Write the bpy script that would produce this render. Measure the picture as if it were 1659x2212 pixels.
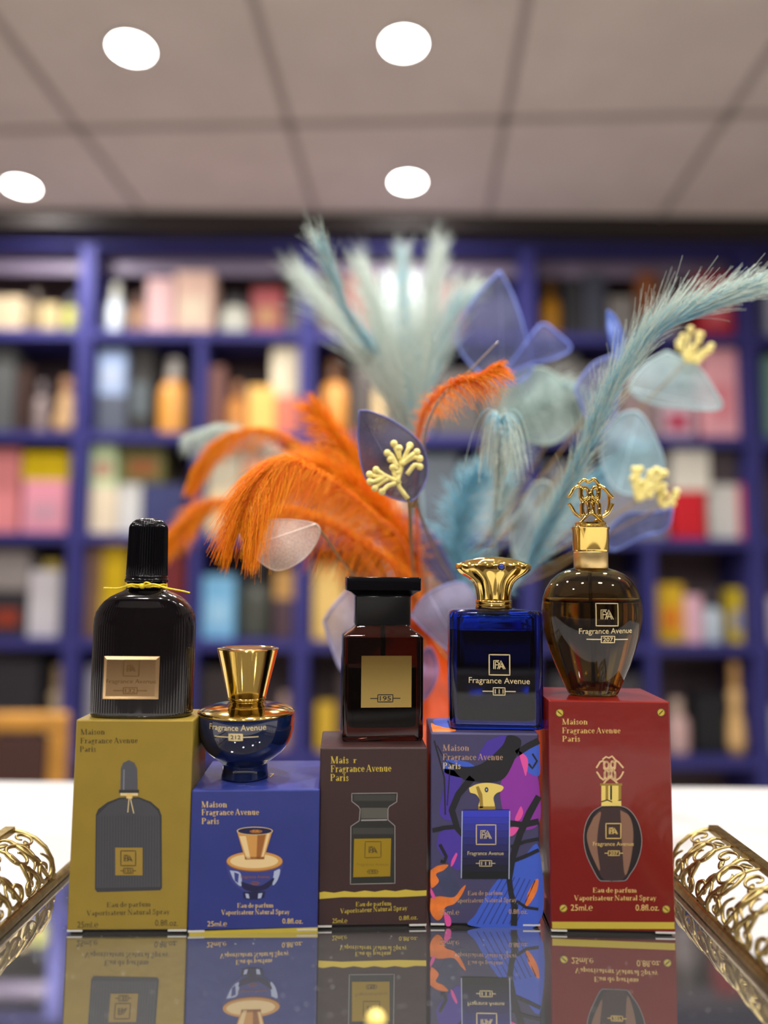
import bpy, math, random
from math import sin, cos, pi, radians, sqrt, atan2
from mathutils import Vector, Matrix
from mathutils.geometry import tessellate_polygon

random.seed(11)
scene = bpy.context.scene
for o in list(bpy.data.objects):
    bpy.data.objects.remove(o, do_unlink=True)

# ------------------------------------------------------------------ camera
FPX = 1600.0                       # focal length in pixels of the 1659x2212 frame
COUNTER_Z = 0.95                   # counter top above the floor
TRAY_Z = 0.970                     # mirror surface of the tray
CAM = Vector((0.0, 0.0, TRAY_Z + 0.136))
PITCH, ROLL = radians(5.14), radians(0.5)
FW = Vector((0, cos(PITCH), sin(PITCH)))
R0 = Vector((1, 0, 0))
U0 = Vector((0, -sin(PITCH), cos(PITCH)))
RT = R0 * cos(ROLL) + U0 * sin(ROLL)
UP = -R0 * sin(ROLL) + U0 * cos(ROLL)
cd = bpy.data.cameras.new('camera')
cam = bpy.data.objects.new('camera', cd)
scene.collection.objects.link(cam)
m = Matrix((RT, UP, -FW)).transposed().to_4x4()
m.translation = CAM
cam.matrix_world = m
cd.sensor_fit = 'VERTICAL'
cd.sensor_height = 36.0
cd.sensor_width = 27.0
cd.lens = FPX / 2212.0 * 36.0
cd.clip_start = 0.01
cd.dof.use_dof = True
cd.dof.focus_distance = 0.307
cd.dof.aperture_fstop = 2.9
scene.camera = cam

# ------------------------------------------------------------------ world, exposure, lamps
scene.view_settings.view_transform = 'Standard'
scene.view_settings.look = 'None'
scene.view_settings.gamma = 1.0
scene.view_settings.use_curve_mapping = False
scene.view_settings.exposure = 0.0
scene.cycles.caustics_reflective = False
scene.cycles.caustics_refractive = False
scene.cycles.sample_clamp_indirect = 6.0
scene.cycles.max_bounces = 14
scene.cycles.transparent_max_bounces = 24
w = bpy.data.worlds.new('room_air')
scene.world = w
w.use_nodes = True
w.node_tree.nodes['Background'].inputs[0].default_value = (0.9, 0.92, 1.0, 1)
w.node_tree.nodes['Background'].inputs[1].default_value = 0.05

LAMP_W = 11.0                      # watts per downlight
CEIL_Z = CAM.z + 1.30
CEIL_YAW = radians(-2.9)           # the ceiling grid is turned a little against the camera
BACK_Y = 2.92
SHELF_Y = 2.64
ROOM_X0, ROOM_X1, ROOM_Y0 = -2.6, 2.6, -2.6
# x, y of every downlight in the room (first four are in the picture)
LAMPS = [(0.038, 1.69), (0.068, 2.32), (-0.632, 1.715), (-1.222, 2.37),
         (0.02, 0.44), (-0.62, -0.16), (0.66, 0.42), (0.64, -0.82), (-1.25, 0.48), (1.28, 0.38),
         (-0.66, -1.42), (0.0, -0.80), (1.25, -0.85)]


def U(px, py, D):
    """photo pixel -> world point at forward distance D"""
    d = FW + RT * ((px - 829.5) / FPX) + UP * ((1106.0 - py) / FPX)
    return CAM + d * (D / d.y)


# ------------------------------------------------------------------ helpers
def lin(c):
    c = c / 255.0
    return c / 12.92 if c <= 0.04045 else ((c + 0.055) / 1.055) ** 2.4


def C(r, g, b):
    return (lin(r), lin(g), lin(b), 1.0)


MATS = {}


def mat(name, col, rough=0.5, metal=0.0, trans=0.0, ior=1.45, coat=0.0, spec=0.5, noise=0.0, nscale=40.0,
        bump=0.0, bscale=400.0, emit=0.0, sheen=0.0, alpha=1.0, transl=0.0):
    if name in MATS:
        return MATS[name]
    m = bpy.data.materials.new(name)
    m.use_nodes = True
    nt = m.node_tree
    b = nt.nodes['Principled BSDF']
    b.inputs['Base Color'].default_value = col
    b.inputs['Roughness'].default_value = rough
    b.inputs['Metallic'].default_value = metal
    b.inputs['Transmission Weight'].default_value = trans
    b.inputs['IOR'].default_value = ior
    b.inputs['Coat Weight'].default_value = coat
    b.inputs['Coat Roughness'].default_value = 0.05
    b.inputs['Specular IOR Level'].default_value = spec
    b.inputs['Sheen Weight'].default_value = sheen
    if emit:
        b.inputs['Emission Color'].default_value = col
        b.inputs['Emission Strength'].default_value = emit
    if noise or bump:
        tc = nt.nodes.new('ShaderNodeTexCoord')
    if noise:
        n = nt.nodes.new('ShaderNodeTexNoise')
        n.inputs['Scale'].default_value = nscale
        n.inputs['Detail'].default_value = 4
        nt.links.new(tc.outputs['Object'], n.inputs['Vector'])
        r = nt.nodes.new('ShaderNodeMapRange')
        r.inputs['From Min'].default_value = 0.3
        r.inputs['From Max'].default_value = 0.7
        r.inputs['To Min'].default_value = 1 - noise
        r.inputs['To Max'].default_value = 1 + noise
        nt.links.new(n.outputs['Fac'], r.inputs['Value'])
        mx = nt.nodes.new('ShaderNodeVectorMath')
        mx.operation = 'SCALE'
        mx.inputs[0].default_value = col[:3]
        nt.links.new(r.outputs['Result'], mx.inputs['Scale'])
        nt.links.new(mx.outputs['Vector'], b.inputs['Base Color'])
    if bump:
        n2 = nt.nodes.new('ShaderNodeTexNoise')
        n2.inputs['Scale'].default_value = bscale
        n2.inputs['Detail'].default_value = 3
        nt.links.new(tc.outputs['Object'], n2.inputs['Vector'])
        bp = nt.nodes.new('ShaderNodeBump')
        bp.inputs['Strength'].default_value = bump
        bp.inputs['Distance'].default_value = 0.001
        nt.links.new(n2.outputs['Fac'], bp.inputs['Height'])
        nt.links.new(bp.outputs['Normal'], b.inputs['Normal'])
    out = nt.nodes['Material Output']
    last = b.outputs[0]
    if transl:
        t = nt.nodes.new('ShaderNodeBsdfTranslucent')
        t.inputs[0].default_value = col
        ms = nt.nodes.new('ShaderNodeMixShader')
        ms.inputs[0].default_value = transl
        nt.links.new(last, ms.inputs[1])
        nt.links.new(t.outputs[0], ms.inputs[2])
        last = ms.outputs[0]
    if alpha < 1.0:
        # open weave: a fine vein net of fibre with holes between
        tc2 = nt.nodes.new('ShaderNodeTexCoord')
        v = nt.nodes.new('ShaderNodeTexVoronoi')
        v.feature = 'DISTANCE_TO_EDGE'
        v.inputs['Scale'].default_value = 1500.0
        nt.links.new(tc2.outputs['Object'], v.inputs['Vector'])
        r = nt.nodes.new('ShaderNodeMapRange')
        r.inputs['From Min'].default_value = 0.0
        r.inputs['From Max'].default_value = 0.35
        r.inputs['To Min'].default_value = min(1.0, alpha + 0.30)
        r.inputs['To Max'].default_value = max(0.0, alpha - 0.20)
        nt.links.new(v.outputs['Distance'], r.inputs['Value'])
        tr = nt.nodes.new('ShaderNodeBsdfTransparent')
        ms = nt.nodes.new('ShaderNodeMixShader')
        nt.links.new(r.outputs['Result'], ms.inputs[0])
        nt.links.new(tr.outputs[0], ms.inputs[1])
        nt.links.new(last, ms.inputs[2])
        last = ms.outputs[0]
    if last is not b.outputs[0]:
        nt.links.new(last, out.inputs['Surface'])
    MATS[name] = m
    return m


def link(o, parent=None):
    scene.collection.objects.link(o)
    if parent is not None:
        o.parent = parent
    return o


def tag(o, label=None, cat=None, group=None, kind=None):
    if label:
        o['label'] = label
    if cat:
        o['category'] = cat
    if group:
        o['group'] = group
    if kind:
        o['kind'] = kind
    return o


def empty(name, loc, rz=0.0, label=None, cat=None, group=None):
    o = bpy.data.objects.new(name, None)
    o.empty_display_size = 0.02
    o.location = loc
    o.rotation_euler = (0, 0, rz)
    link(o)
    return tag(o, label, cat, group)


class MB:
    def __init__(s):
        s.v, s.f, s.m, s.mats = [], [], [], []
        s.cur = 0

    def use(s, m):
        if m not in s.mats:
            s.mats.append(m)
        s.cur = s.mats.index(m)
        return s

    def add(s, vs, fs):
        b = len(s.v)
        s.v += [tuple(p) for p in vs]
        for f in fs:
            s.f.append(tuple(i + b for i in f))
            s.m.append(s.cur)

    def box(s, x0, x1, y0, y1, z0, z1):
        s.add([(x0, y0, z0), (x1, y0, z0), (x1, y1, z0), (x0, y1, z0), (x0, y0, z1), (x1, y0, z1), (x1, y1, z1), (x0, y1, z1)],
              [(0, 3, 2, 1), (4, 5, 6, 7), (0, 1, 5, 4), (1, 2, 6, 5), (2, 3, 7, 6), (3, 0, 4, 7)])

    def loft(s, rings, closed=True, caps=(True, True)):
        n = len(rings[0])
        vs = [p for r in rings for p in r]
        fs = []
        rng = n if closed else n - 1
        for k in range(len(rings) - 1):
            for i in range(rng):
                j = (i + 1) % n
                fs.append((k * n + i, k * n + j, (k + 1) * n + j, (k + 1) * n + i))
        if caps[0]:
            fs.append(tuple(range(n))[::-1])
        if caps[1]:
            fs.append(tuple((len(rings) - 1) * n + i for i in range(n)))
        s.add(vs, fs)

    def lathe(s, prof, n=48, cx=0, cy=0, caps=(True, True), sy=1.0, fine=0):
        if fine:
            prof = [(max(p.x, 1e-5), p.y) for p in catmull([(a, b_, 0) for a, b_ in prof], (len(prof) - 1) * fine)]
        s.loft([[(cx + r * cos(2 * pi * i / n), cy + sy * r * sin(2 * pi * i / n), z) for i in range(n)] for r, z in prof], caps=caps)

    def tube(s, pts, r, n=6, caps=True):
        pts = [Vector(p) for p in pts]
        rs = r if isinstance(r, (list, tuple)) else [r] * len(pts)
        rings = []
        nrm = None
        for i, p in enumerate(pts):
            t = (pts[min(i + 1, len(pts) - 1)] - pts[max(i - 1, 0)])
            if t.length < 1e-12:
                t = Vector((0, 0, 1))
            t.normalize()
            if nrm is None:
                a = Vector((0, 0, 1)) if abs(t.z) < 0.9 else Vector((1, 0, 0))
                nrm = t.cross(a).normalized()
            else:
                nrm = (nrm - t * nrm.dot(t))
                nrm = nrm.normalized() if nrm.length > 1e-9 else t.orthogonal().normalized()
            b = t.cross(nrm)
            rings.append([p + (nrm * cos(2 * pi * k / n) + b * sin(2 * pi * k / n)) * rs[i] for k in range(n)])
        s.loft(rings, caps=(caps, caps))

    def ball(s, c, r, nu=10, nv=7, sz=1.0):
        c = Vector(c)
        rings = []
        for j in range(1, nv):
            a = pi * j / nv
            rings.append([(c.x + r * sin(a) * cos(2 * pi * i / nu), c.y + r * sin(a) * sin(2 * pi * i / nu), c.z - r * sz * cos(a)) for i in range(nu)])
        s.loft(rings)

    def poly(s, pts):
        """flat polygon (any simple outline), pts 3D"""
        pts = [Vector(p) for p in pts]
        tri = tessellate_polygon([pts])
        s.add(pts, [tuple(t) for t in tri])

    def build(s, name, material=None, parent=None, smooth=False, angle=None):
        me = bpy.data.meshes.new(name)
        me.from_pydata(s.v, [], s.f)
        for mm in (s.mats or [material]):
            me.materials.append(mm)
        if s.mats:
            me.polygons.foreach_set('material_index', s.m)
        if smooth:
            me.polygons.foreach_set('use_smooth', [True] * len(me.polygons))
        me.update()
        o = bpy.data.objects.new(name, me)
        link(o, parent)
        if angle is not None:
            me.polygons.foreach_set('use_smooth', [True] * len(me.polygons))
            me.set_sharp_from_angle(angle=radians(angle))
        return o


def bevel(o, wdt, seg=2):
    b = o.modifiers.new('edge', 'BEVEL')
    b.width = wdt
    b.segments = seg
    b.limit_method = 'ANGLE'
    b.angle_limit = radians(40)
    return o


def catmull(P, n):
    P = [Vector(p) for p in P]
    out = []
    Q = [P[0] * 2 - P[1]] + P + [P[-1] * 2 - P[-2]]
    m = len(P) - 1
    for k in range(n + 1):
        t = k / n * m
        i = min(int(t), m - 1)
        u = t - i
        a, b, c, d = Q[i], Q[i + 1], Q[i + 2], Q[i + 3]
        out.append(0.5 * ((2 * b) + (c - a) * u + (2 * a - 5 * b + 4 * c - d) * u * u + (3 * b - a - 3 * c + d) * u ** 3))
    return out


def struct(o, label=None):
    o['kind'] = 'structure'
    if label:
        o['label'] = label
    return o


# ------------------------------------------------------------------ materials of the setting
M_tile = mat('ceiling_tile', C(236, 226, 218), 0.9, noise=0.05, nscale=6, bump=0.2, bscale=120)
M_tbar = mat('ceiling_bar', C(186, 178, 172), 0.6)
M_wall = mat('painted_wall', C(150, 142, 136), 0.8, noise=0.04, nscale=3)
M_floor = mat('floor_stone', C(192, 184, 176), 0.4, noise=0.08, nscale=5)
M_dark = mat('dark_bulkhead', C(52, 47, 45), 0.7)
M_shelf = mat('blue_board', C(56, 55, 118), 0.6, spec=0.25, noise=0.08, nscale=8)
M_shelfback = mat('shelf_back', C(96, 80, 84), 0.6, noise=0.1, nscale=3)
M_plinth = mat('navy_plinth', C(34, 34, 62), 0.5)
M_counter = mat('white_counter', C(184, 181, 179), 0.5, noise=0.02, nscale=8)
M_gold = mat('polished_gold', (0.83, 0.60, 0.17, 1), 0.09, 1.0)
M_goldb = mat('brushed_gold', (0.78, 0.58, 0.26, 1), 0.35, 1.0)
M_brass = mat('antique_brass', (0.36, 0.27, 0.105, 1), 0.36, 1.0, noise=0.3, nscale=300)
M_black = mat('black_lacquer', (0.003, 0.003, 0.004, 1), 0.12, spec=0.3)
M_lamp = mat('lamp_diffuser', (1.0, 0.97, 0.92, 1), 0.5, emit=30.0)
M_lampring = mat('lamp_ring', C(225, 225, 222), 0.4)

# ------------------------------------------------------------------ room shell
b = MB(); b.box(ROOM_X0, ROOM_X1, ROOM_Y0, BACK_Y, -0.1, 0.0)
struct(b.build('floor', M_floor))
cy, sy_ = cos(CEIL_YAW), sin(CEIL_YAW)
b = MB(); b.box(ROOM_X0, ROOM_X1, ROOM_Y0, BACK_Y, CEIL_Z, CEIL_Z + 0.08)
struct(b.build('ceiling', M_tile))
b = MB()
gA = U(625, 259, 2.02)
TILE = 0.617


def crot(x, y):
    return (gA.x + x * cy - y * sy_, gA.y + x * sy_ + y * cy)


def bar(x0, y0, x1, y1, z0, z1):
    q = [crot(x0, y0), crot(x1, y0), crot(x1, y1), crot(x0, y1)]
    b.add([(p[0], p[1], z0) for p in q] + [(p[0], p[1], z1) for p in q],
          [(0, 3, 2, 1), (4, 5, 6, 7), (0, 1, 5, 4), (1, 2, 6, 5), (2, 3, 7, 6), (3, 0, 4, 7)])


for k in range(-3, 5):
    bar(k * TILE - 0.010, -4.2, k * TILE + 0.010, 0.72, CEIL_Z - 0.006, CEIL_Z + 0.002)
for k in range(-7, 2):
    bar(-2.1, k * TILE - 0.010, 2.4, k * TILE + 0.010, CEIL_Z - 0.006, CEIL_Z + 0.002)
struct(b.build('ceiling_grid', M_tbar))
b = MB(); b.box(ROOM_X0, ROOM_X1, BACK_Y, BACK_Y + 0.1, 0, CEIL_Z); struct(b.build('wall_back', M_wall))
b = MB(); b.box(ROOM_X0 - 0.1, ROOM_X0, ROOM_Y0, BACK_Y, 0, CEIL_Z); struct(b.build('wall_left', M_wall))
b = MB(); b.box(ROOM_X1, ROOM_X1 + 0.1, ROOM_Y0, BACK_Y, 0, CEIL_Z); struct(b.build('wall_right', M_wall))
b = MB(); b.box(ROOM_X0, ROOM_X1, ROOM_Y0 - 0.1, ROOM_Y0, 0, CEIL_Z); struct(b.build('wall_front', mat('dark_shopfront', C(74, 58, 50), 0.6)))
shelf_top = U(830, 520, SHELF_Y).z
b = MB(); b.box(ROOM_X0, ROOM_X1, SHELF_Y - 0.10, BACK_Y, shelf_top + 0.004, CEIL_Z); struct(b.build('trim_1', M_dark))

# ------------------------------------------------------------------ downlights
LAMP_LABELS = ['round white downlight nearest, top centre of the ceiling', 'round white downlight above the feathers, close to the shelves',
               'round white downlight at the upper left of the ceiling', 'round white downlight at the left edge above the shelves']
for i, (x, y) in enumerate(LAMPS):
    r = empty('ceiling_downlight', (x, y, CEIL_Z), 0,
              LAMP_LABELS[i] if i < 4 else 'round white ceiling downlight in the shop ceiling behind the camera', 'ceiling light', 'ceiling downlights')
    q = MB(); q.lathe([(0.048, -0.007), (0.048, 0.0), (0.058, 0.0), (0.057, -0.006), (0.052, -0.008), (0.048, -0.007)], 40, caps=(False, False))
    q.build('ring', M_lampring, r, smooth=True)
    q = MB(); q.lathe([(0.0485, -0.0055), (0.0485, -0.003)], 40)
    q.build('diffuser', M_lamp, r)
    ld = bpy.data.lights.new('downlight_lamp', 'AREA')
    ld.shape = 'DISK'; ld.size = 0.094; ld.energy = LAMP_W
    ld.color = (1.0, 0.968, 0.935)
    lo = bpy.data.objects.new('lamp', ld)
    lo.location = (0, 0, -0.012)
    link(lo, r)

# ------------------------------------------------------------------ wall of display shelves
xk0 = U(172, 940, SHELF_Y).x
BAY = 0.812
ROWS = [U(400, y, SHELF_Y).z for y in (722, 943, 1163, 1393, 1640)]
BT = 0.034                                                   # board thickness
PT = 0.024
BAYN = ['left end bay', 'left bay', 'middle bay', 'right bay', 'right end bay']
DIV = {1: (0.525, [1, 2, 3, 4]), 3: (0.53, [3, 4])}
for k in range(-1, 4):
    x0, x1 = xk0 + k * BAY, xk0 + (k + 1) * BAY
    r = empty('display_shelf_unit', ((x0 + x1) / 2, (SHELF_Y + BACK_Y) / 2, 0), 0,
              'tall blue shelving unit full of perfume, the ' + BAYN[k + 1], 'shelf unit', 'blue wall shelving')
    hw = BAY / 2 - 0.001
    yf, yb = SHELF_Y - r.location.y, BACK_Y - 0.003 - r.location.y
    for s in (-1, 1):
        q = MB(); q.box(min(s * hw, s * (hw - PT)), max(s * hw, s * (hw - PT)), yf, yb, 0.0, shelf_top)
        q.build('side_panel', M_shelf, r)
    q = MB(); q.box(-hw + PT, hw - PT, yb - 0.008, yb, 0.0, shelf_top - 0.03); q.build('back_panel', M_shelfback, r)
    q = MB(); q.box(-hw + PT, hw - PT, yf, yb - 0.008, shelf_top - 0.03, shelf_top); q.build('top_board', M_shelf, r)
    q = MB(); q.box(-hw + PT, hw - PT, yf + 0.09, yf + 0.10, shelf_top - 0.098, shelf_top - 0.03); q.build('painted_lit_back', mat('painted_lit_lavender', C(126, 114, 136), 0.5), r)  # added board, its lavender colour stands in for the lit upper back panel
    for z in ROWS:
        q = MB(); q.box(-hw + PT, hw - PT, yf + 0.004, yb - 0.008, z - BT / 2, z + BT / 2); q.build('shelf_board', M_shelf, r)
    q = MB(); q.box(-hw + PT, hw - PT, yf + 0.02, yb - 0.008, 0.0, ROWS[4] - 0.32); q.build('plinth_panel', M_plinth, r)
    if k + 1 in DIV:
        fx, rr = DIV[k + 1]
        for ri in rr:
            q = MB(); xx = -hw + 2 * hw * fx
            q.box(xx - 0.016, xx + 0.016, yf + 0.006, yb - 0.008, ROWS[ri] + BT / 2, ROWS[ri - 1] - BT / 2)
            q.build('divider', M_shelf, r)

# goods on the shelves.  (bay, row, x0, x1, ytop, kind, colour, label text, stacked-on index or None, colour of cap/label)
SN = ['top shelf', 'second shelf', 'third shelf', 'fourth shelf', 'fifth shelf']
GOODS = [
 # left end bay
 (0, 0, -40, 44, 640, 'c', (190, 170, 140), 'beige carton at the left edge', None, 0),
 (0, 0, 48, 82, 622, 'b', (120, 102, 70), 'olive brown flacon', None, (70, 60, 50)),
 (0, 0, 86, 122, 655, 'c', (178, 160, 118), 'small tan carton', None, 0),
 (0, 0, 128, 160, 632, 'b', (170, 168, 90), 'yellow green flacon with dark cap', None, (60, 62, 80)),
 (0, 1, -45, 26, 752, 'c', (90, 92, 92), 'charcoal grey carton at the left edge', None, 0),
 (0, 1, 32, 62, 790, 'c', (66, 48, 44), 'narrow dark brown carton', None, 0),
 (0, 1, 64, 94, 820, 'b', (140, 124, 122), 'grey mauve flacon', None, (110, 100, 100)),
 (0, 1, 104, 160, 812, 'w', (196, 158, 112), 'tan waisted flacon beside the post', None, (150, 110, 80)),
 (0, 2, -60, 40, 968, 'c', (226, 138, 140), 'salmon pink tall carton at the left edge', None, 0),
 (0, 2, 46, 142, 1037, 'c', (228, 150, 168), 'pink carton under the yellow carton', None, (200, 150, 165)),
 (0, 2, 48, 150, 978, 'c', (206, 176, 12), 'bright yellow flat carton lying on a pink carton', 9, 0),
 (0, 3, -30, 54, 1275, 'c', (52, 50, 56), 'black carton with a red seal', None, (150, 60, 40)),
 (0, 3, -30, 52, 1190, 'c', (152, 144, 142), 'grey carton stacked on the black carton', 11, 0),
 (0, 3, 60, 126, 1232, 'c', (206, 202, 208), 'white tall carton', None, 0),
 (0, 3, 92, 128, 1212, 'c', (168, 148, 70), 'small mustard carton on the white carton', 13, 0),
 (0, 4, -40, 82, 1424, 'c', (46, 44, 50), 'wide black carton', None, 0),
 (0, 4, 90, 142, 1440, 'w', (208, 186, 150), 'cream waisted flacon', None, (176, 150, 112)),
 # bay left of the feathers
 (1, 0, 202, 262, 608, 'b', (222, 232, 240), 'white round shouldered flacon', None, (226, 226, 214)),
 (1, 0, 272, 310, 630, 'b', (150, 110, 80), 'amber flacon with brown cap', None, (96, 66, 50)),
 (1, 0, 312, 372, 600, 'c', (206, 168, 168), 'dusty pink carton', None, 0),
 (1, 0, 374, 458, 586, 'c', (214, 178, 160), 'large peach carton', None, (212, 196, 170)),
 (1, 0, 470, 532, 628, 'b', (186, 186, 172), 'pale grey flacon with black cap', None, (40, 38, 40)),
 (1, 0, 542, 608, 622, 'c', (140, 44, 48), 'dark red carton', None, (160, 110, 60)),
 (1, 0, 612, 652, 646, 'c', (66, 62, 76), 'slate carton', None, (130, 118, 116)),
 (1, 1, 206, 268, 852, 'c', (86, 92, 106), 'slate blue carton under a light blue carton', None, 0),
 (1, 1, 212, 270, 756, 'c', (150, 170, 206), 'light blue carton on top of a slate carton', 24, (168, 178, 196)),
 (1, 1, 276, 328, 752, 'c', (48, 46, 44), 'tall black carton', None, (90, 100, 104)),
 (1, 1, 336, 398, 770, 'b', (226, 158, 72), 'amber flacon with grey cap', None, (172, 166, 158)),
 (1, 1, 446, 482, 790, 'c', (120, 76, 66), 'brown narrow carton', None, 0),
 (1, 1, 484, 530, 822, 'b', (216, 146, 70), 'orange flacon', None, (150, 100, 60)),
 (1, 1, 534, 592, 834, 'c', (240, 186, 96), 'golden orange carton', None, 0),
 (1, 1, 596, 658, 856, 'c', (240, 128, 100), 'coral carton under the cream carton', None, 0),
 (1, 1, 586, 656, 742, 'c', (226, 212, 180), 'cream carton on top of the coral carton', 31, 0),
 (1, 2, 176, 246, 1052, 'c', (224, 208, 180), 'cream carton under the pale green carton', None, 0),
 (1, 2, 178, 250, 950, 'c', (186, 206, 160), 'pale green carton on top of a cream carton', 33, (190, 140, 120)),
 (1, 2, 248, 302, 1044, 'c', (206, 206, 204), 'light grey carton', None, 0),
 (1, 2, 254, 348, 956, 'c', (112, 108, 58), 'olive green carton stacked on the light grey carton', 35, (150, 90, 50)),
 (1, 2, 306, 398, 1046, 'c', (58, 62, 106), 'navy carton', None, 0),
 (1, 2, 424, 520, 1060, 'c', (230, 206, 160), 'wide cream carton half hidden by orange feathers', None, 0),
 (1, 2, 430, 516, 970, 'c', (196, 186, 160), 'beige carton on the wide cream carton', 38, 0),
 (1, 2, 524, 590, 985, 'c', (214, 150, 116), 'apricot carton', None, 0),
 (1, 2, 594, 650, 1000, 'c', (190, 170, 160), 'grey beige carton', None, 0),
 (1, 3, 182, 216, 1180, 'c', (120, 92, 70), 'brown narrow carton by the post', None, 0),
 (1, 3, 220, 272, 1176, 'c', (206, 172, 20), 'yellow tall carton behind the black bottle cap', None, 0),
 (1, 3, 276, 340, 1200, 'c', (60, 50, 52), 'dark brown carton', None, 0),
 (1, 3, 344, 398, 1182, 'c', (112, 40, 44), 'maroon carton', None, 0),
 (1, 3, 424, 504, 1244, 'c', (122, 182, 220), 'sky blue carton', None, (150, 196, 224)),
 (1, 3, 508, 586, 1212, 'b', (72, 74, 66), 'dark olive flacon with black cap', None, (44, 42, 42)),
 (1, 3, 590, 650, 1294, 'c', (82, 62, 70), 'plum brown carton', None, 0),
 (1, 3, 592, 646, 1232, 'c', (190, 146, 84), 'tan carton on the plum brown carton', 48, 0),
 (1, 4, 184, 296, 1440, 'c', (160, 158, 170), 'grey carton', None, 0),
 (1, 4, 300, 396, 1460, 'c', (70, 56, 56), 'dark brown carton', None, 0),
 (1, 4, 430, 536, 1444, 'c', (52, 46, 46), 'black wide carton', None, 0),
 (1, 4, 590, 648, 1500, 'b', (208, 170, 160), 'blush flacon', None, (190, 160, 150)),
 # bay behind the feathers
 (2, 0, 690, 742, 620, 'c', (92, 70, 70), 'dark brown carton', None, 0),
 (2, 0, 746, 806, 590, 'c', (150, 70, 64), 'brick red carton', None, 0),
 (2, 0, 822, 914, 588, 'c', (168, 182, 182), 'pale grey white carton', None, 0),
 (2, 0, 930, 1000, 612, 'c', (150, 90, 96), 'rose brown carton', None, 0),
 (2, 0, 1010, 1100, 640, 'c', (70, 66, 100), 'indigo carton', None, 0),
 (2, 1, 688, 752, 772, 'b', (220, 150, 70), 'orange amber flacon', None, (120, 80, 50)),
 (2, 1, 760, 806, 792, 'c', (70, 60, 56), 'dark brown carton', None, 0),
 (2, 1, 770, 830, 840, 'c', (226, 196, 140), 'cream carton', None, 0),
 (2, 1, 840, 930, 790, 'c', (110, 110, 116), 'grey carton', None, 0),
 (2, 1, 940, 1040, 800, 'c', (80, 76, 74), 'charcoal carton', None, 0),
 (2, 1, 1050, 1110, 780, 'c', (120, 116, 112), 'grey tall carton', None, 0),
 (2, 2, 690, 770, 990, 'c', (180, 130, 96), 'tan carton', None, 0),
 (2, 2, 780, 880, 1010, 'c', (210, 180, 160), 'pale pink carton', None, 0),
 (2, 2, 890, 990, 980, 'c', (90, 100, 110), 'blue grey carton', None, 0),
 (2, 2, 1000, 1110, 1000, 'c', (150, 160, 160), 'grey green carton', None, 0),
 (2, 3, 676, 742, 1222, 'c', (222, 186, 110), 'straw yellow carton', None, 0),
 (2, 3, 750, 850, 1250, 'c', (96, 84, 82), 'brown carton', None, 0),
 (2, 3, 870, 960, 1230, 'c', (150, 120, 110), 'mauve brown carton', None, 0),
 (2, 3, 980, 1090, 1240, 'c', (90, 96, 110), 'slate carton', None, 0),
 (2, 4, 682, 722, 1520, 'c', (206, 168, 50), 'mustard carton', None, 0),
 (2, 4, 730, 860, 1450, 'c', (70, 60, 60), 'dark brown carton', None, 0),
 (2, 4, 900, 1060, 1450, 'c', (100, 80, 80), 'mauve carton', None, 0),
 # bay right of the feathers
 (3, 0, 1172, 1216, 604, 'b', (186, 128, 20), 'dark yellow flacon', None, (120, 84, 30)),
 (3, 0, 1222, 1262, 600, 'c', (36, 36, 40), 'black carton', None, 0),
 (3, 0, 1266, 1310, 590, 'c', (58, 62, 76), 'dark slate carton', None, 0),
 (3, 0, 1316, 1372, 640, 'c', (128, 124, 120), 'grey carton', None, 0),
 (3, 0, 1380, 1422, 586, 'c', (140, 84, 50), 'brown carton', None, 0),
 (3, 0, 1428, 1482, 590, 'b', (150, 140, 140), 'grey flacon', None, (120, 110, 112)),
 (3, 0, 1508, 1588, 592, 'c', (178, 28, 44), 'crimson carton', None, (214, 100, 110)),
 (3, 1, 1176, 1250, 770, 'c', (120, 118, 114), 'grey carton', None, 0),
 (3, 1, 1256, 1330, 790, 'c', (96, 92, 90), 'charcoal carton', None, 0),
 (3, 1, 1340, 1420, 800, 'c', (150, 130, 130), 'mauve grey carton', None, 0),
 (3, 1, 1428, 1502, 856, 'c', (214, 186, 200), 'pale pink low carton', None, (190, 60, 90)),
 (3, 1, 1520, 1634, 748, 'c', (236, 170, 178), 'large pink carton', None, (226, 140, 150)),
 (3, 2, 1180, 1280, 1000, 'c', (120, 120, 126), 'grey carton', None, 0),
 (3, 2, 1290, 1440, 1010, 'c', (140, 140, 150), 'grey wide carton', None, 0),
 (3, 2, 1458, 1526, 1060, 'c', (206, 30, 44), 'red carton under a white carton', None, 0),
 (3, 2, 1452, 1532, 958, 'c', (226, 222, 208), 'white carton on top of a red carton', 90, 0),
 (3, 2, 1532, 1600, 1046, 'c', (218, 220, 212), 'white carton between two red cartons', None, 0),
 (3, 2, 1602, 1640, 1044, 'c', (206, 36, 56), 'narrow red carton beside the post', None, 0),
 (3, 2, 1546, 1606, 970, 'c', (76, 66, 70), 'charcoal carton stacked on a white carton', 92, 0),
 (3, 3, 1422, 1478, 1262, 'c', (222, 182, 40), 'yellow carton with orange base', None, (226, 130, 40)),
 (3, 3, 1482, 1518, 1286, 'c', (226, 180, 196), 'pink carton', None, 0),
 (3, 3, 1522, 1570, 1280, 'b', (196, 210, 222), 'pale blue flacon with dark cap', None, (60, 56, 66)),
 (3, 3, 1580, 1634, 1272, 'c', (216, 190, 46), 'yellow carton with a blue disc', None, (140, 150, 190)),
 (3, 3, 1190, 1370, 1250, 'c', (70, 62, 66), 'dark carton behind the amber bottle', None, 0),
 (3, 4, 1444, 1498, 1512, 'b', (214, 178, 174), 'blush round flacon', None, (200, 176, 160)),
 (3, 4, 1504, 1572, 1500, 'c', (28, 30, 34), 'black carton', None, 0),
 (3, 4, 1560, 1638, 1430, 'w', (228, 186, 124), 'peach waisted flacon', None, (206, 160, 100)),
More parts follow.
